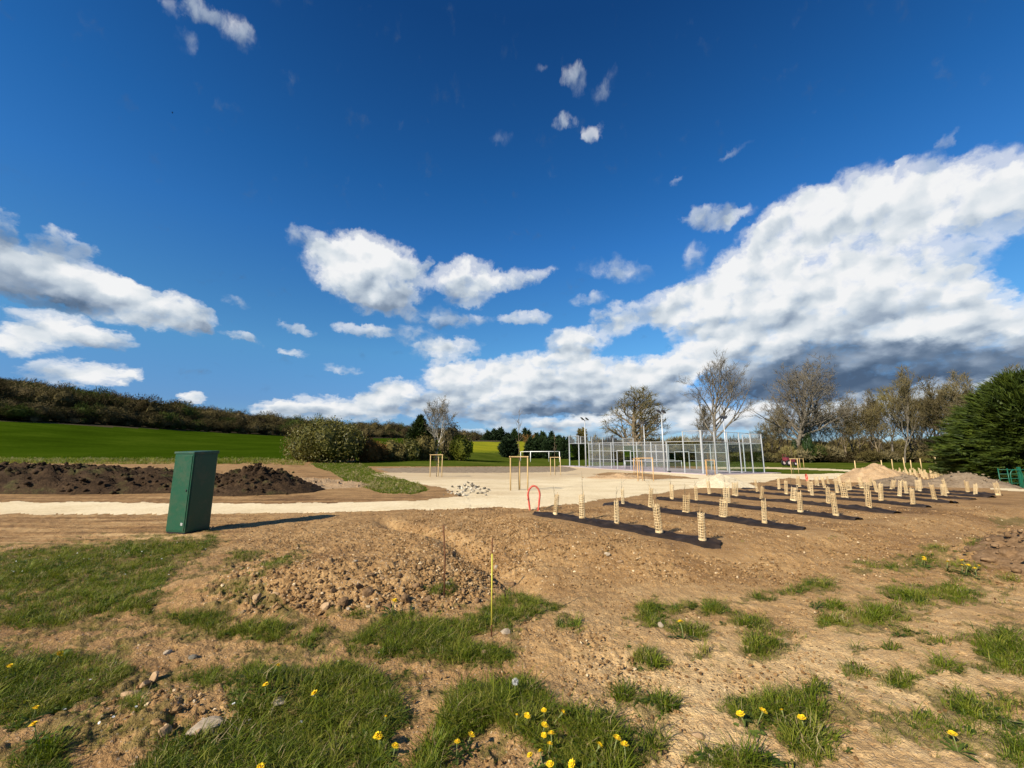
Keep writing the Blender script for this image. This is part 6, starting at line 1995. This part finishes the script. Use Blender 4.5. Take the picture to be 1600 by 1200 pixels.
# ------------------------------------------------------------------ dandelions
def dandelion_proto(seed, openness=1.0):
    rg = np.random.default_rng(seed)
    e = empty('dandelion', (0, 0, -500), 'x', 'flower')
    h = .085
    MB().tube([(0, 0, -.02), (.004, .002, h * .5), (0, 0, h)], [.0028, .0024, .0026], 6).build('stem', M_DSTEM, e, smooth=True)
    vs, fs = [], []
    for (ring, n, L, up) in ((0, 20, .021, .15), (1, 17, .017, .5), (2, 13, .012, .95)):
        for k in range(n):
            a = 6.2832 * (k + .5 * ring) / n + rg.normal(0, .06); l = L * rg.uniform(.85, 1.1)
            ca, sa_ = math.cos(a), math.sin(a); el_ = up * openness ** -.5
            d = np.array([ca * math.cos(el_), sa_ * math.cos(el_), math.sin(el_)]); s = np.array([-sa_, ca, 0]) * .0026
            b = np.array([0, 0, h + .001 * ring])
            o = len(vs)
            vs += [tuple(b - s * .4), tuple(b + s * .4), tuple(b + d * l * .8 + s), tuple(b + d * l), tuple(b + d * l * .8 - s)]
            fs.append((o, o + 1, o + 2, o + 3, o + 4))
    mesh_obj('petals', vs, fs, M_PETAL, e)
    c = MB(); v_, f_ = rock_mesh(seed, .6, 2)
    c.add([(a * .0085, b * .0105, q * .010 + h + .005) for a, b, q in v_], f_); c.build('centre', M_PETAL_O, e, smooth=True)
    c = MB(); c.tube([(0, 0, h - .012), (0, 0, h - .004), (0, 0, h + .002)], [.003, .006, .008], 8); c.build('sepals', M_DSTEM, e)
    r = rosette_proto(7, .085, .026, seed, M_WEED, .45); r.name = 'leaves'; COL.objects.link(r); r.parent = e
    return e
DAND = [('in the left of the middle grass', [(425, 1050), (419, 1063), (503, 1072), (407, 1189)]), ('in the bottom grass left of centre', [(598, 1120), (602, 1149), (592, 1151), (612, 1164), (714, 1157), (728, 1147)]),
 ('in the large weed clump at bottom centre', [(851, 1099), (860, 1106), (846, 1123), (849, 1133), (864, 1150), (856, 1159), (838, 1173), (850, 1173), (863, 1191), (919, 1167), (908, 1179), (956, 1156), (975, 1170), (820, 1108), (805, 1113)]),
 ('in the grass at the far left', [(80, 1021), (14, 1038), (50, 1112), (60, 1134)]), ('in the scattered tufts right of centre', [(1067, 985), (1180, 1111), (1163, 1117), (1230, 1112), (1257, 1127)]), ('in the grass at the bottom right', [(1493, 1150)]), ('on the grassy bank below the right soil heap', [(1437, 871), (1443, 874), (1478, 878), (1500, 880), (1507, 882), (1512, 873), (1519, 877), (1523, 886)]), ('at the foot of the stony mound', [(612, 939)])]
dp = [dandelion_proto(960 + i, .8 + .3 * i) for i in range(3)]
usedd = set()
k = 0
rg = np.random.default_rng(19)
for where, lst in DAND:
    lst = sorted(lst)
    for i, (u, v) in enumerate(lst):
        p = gnd(u, v)
        # the head is seen at (u, v): step back to where its stem stands
        d = ray(u, v); d = d / d[1]
        q = np.array([0, 0, CZ]) + d * (p[1] * (1 - .085 / CZ)); p = np.array([q[0], q[1], hz(q[0], q[1])])
        lb = 'yellow dandelion ' + where + (', %s from the left' % (ords + ['eleventh', 'twelfth', 'thirteenth', 'fourteenth', 'fifteenth'])[i] if len(lst) > 1 else '')
        s = rg.uniform(.85, 1.25) * (1.0 if v > 1000 else 1.35)
        rot = (rg.normal(.25, .2), rg.normal(0, .25), rg.uniform(0, 6.28))
        j = k % 3; k += 1
        if j not in usedd:
            usedd.add(j); o = dp[j]; o.location = tuple(p); o.rotation_euler = rot; o.scale = (s,) * 3; o['label'] = lb; o['group'] = 'dandelions ' + where
        else:
            copy_tree(dp[j], p, rot, (s,) * 3, lb, 'dandelions ' + where)
# one gone to seed
p = gnd(805, 1092)
e = empty('dandelion_clock', p, 'round grey dandelion seed head at the left of the bottom weed clump', 'flower')
MB().tube([(0, 0, -.02), (0, 0, .10)], .0025, 6).build('stem', M_DSTEM, e)
d = RNG.normal(0, 1, (420, 3)); d /= np.linalg.norm(d, axis=1)[:, None]
vs, fs = slivers(RNG, np.repeat([[0, 0, .10]], 420, 0) + d * .004, d, np.full(420, .020), np.full(420, .0022))
mesh_obj('seeds', vs, fs, M_SEED, e)
# daisies: white specks in the lawn on the left
def daisies():
    rg = np.random.default_rng(6)
    vs, fs = [], []
    for k in range(9):
        a = 6.283 * k / 9; o = len(vs)
        vs += [(.002 * math.cos(a), .002 * math.sin(a), .03), (.010 * math.cos(a - .3), .010 * math.sin(a - .3), .031), (.010 * math.cos(a + .3), .010 * math.sin(a + .3), .031)]; fs.append((o, o + 1, o + 2))
    pr = mesh_obj('piece', vs, fs, M_WHITE, link=False)
    pts = []
    for i in range(95):
        u, v = (rg.uniform(0, 330), rg.uniform(846, 905)) if i < 70 else (rg.uniform(0, 700), rg.uniform(1000, 1180))
        q = gnd(u, v)
        if grass_xy(np.array([q[0]]), np.array([q[1]]))[0] > .4: pts.append(q + np.array([0, 0, .02]))
    n = len(pts)
    scatter('daisies', np.array(pts), rg.normal(0, .3, (n, 3)), rg.uniform(.5, .9, n), np.zeros(n, int), [pr], 'tiny white daisies sprinkled in the grass on the left', 'daisies')
daisies()
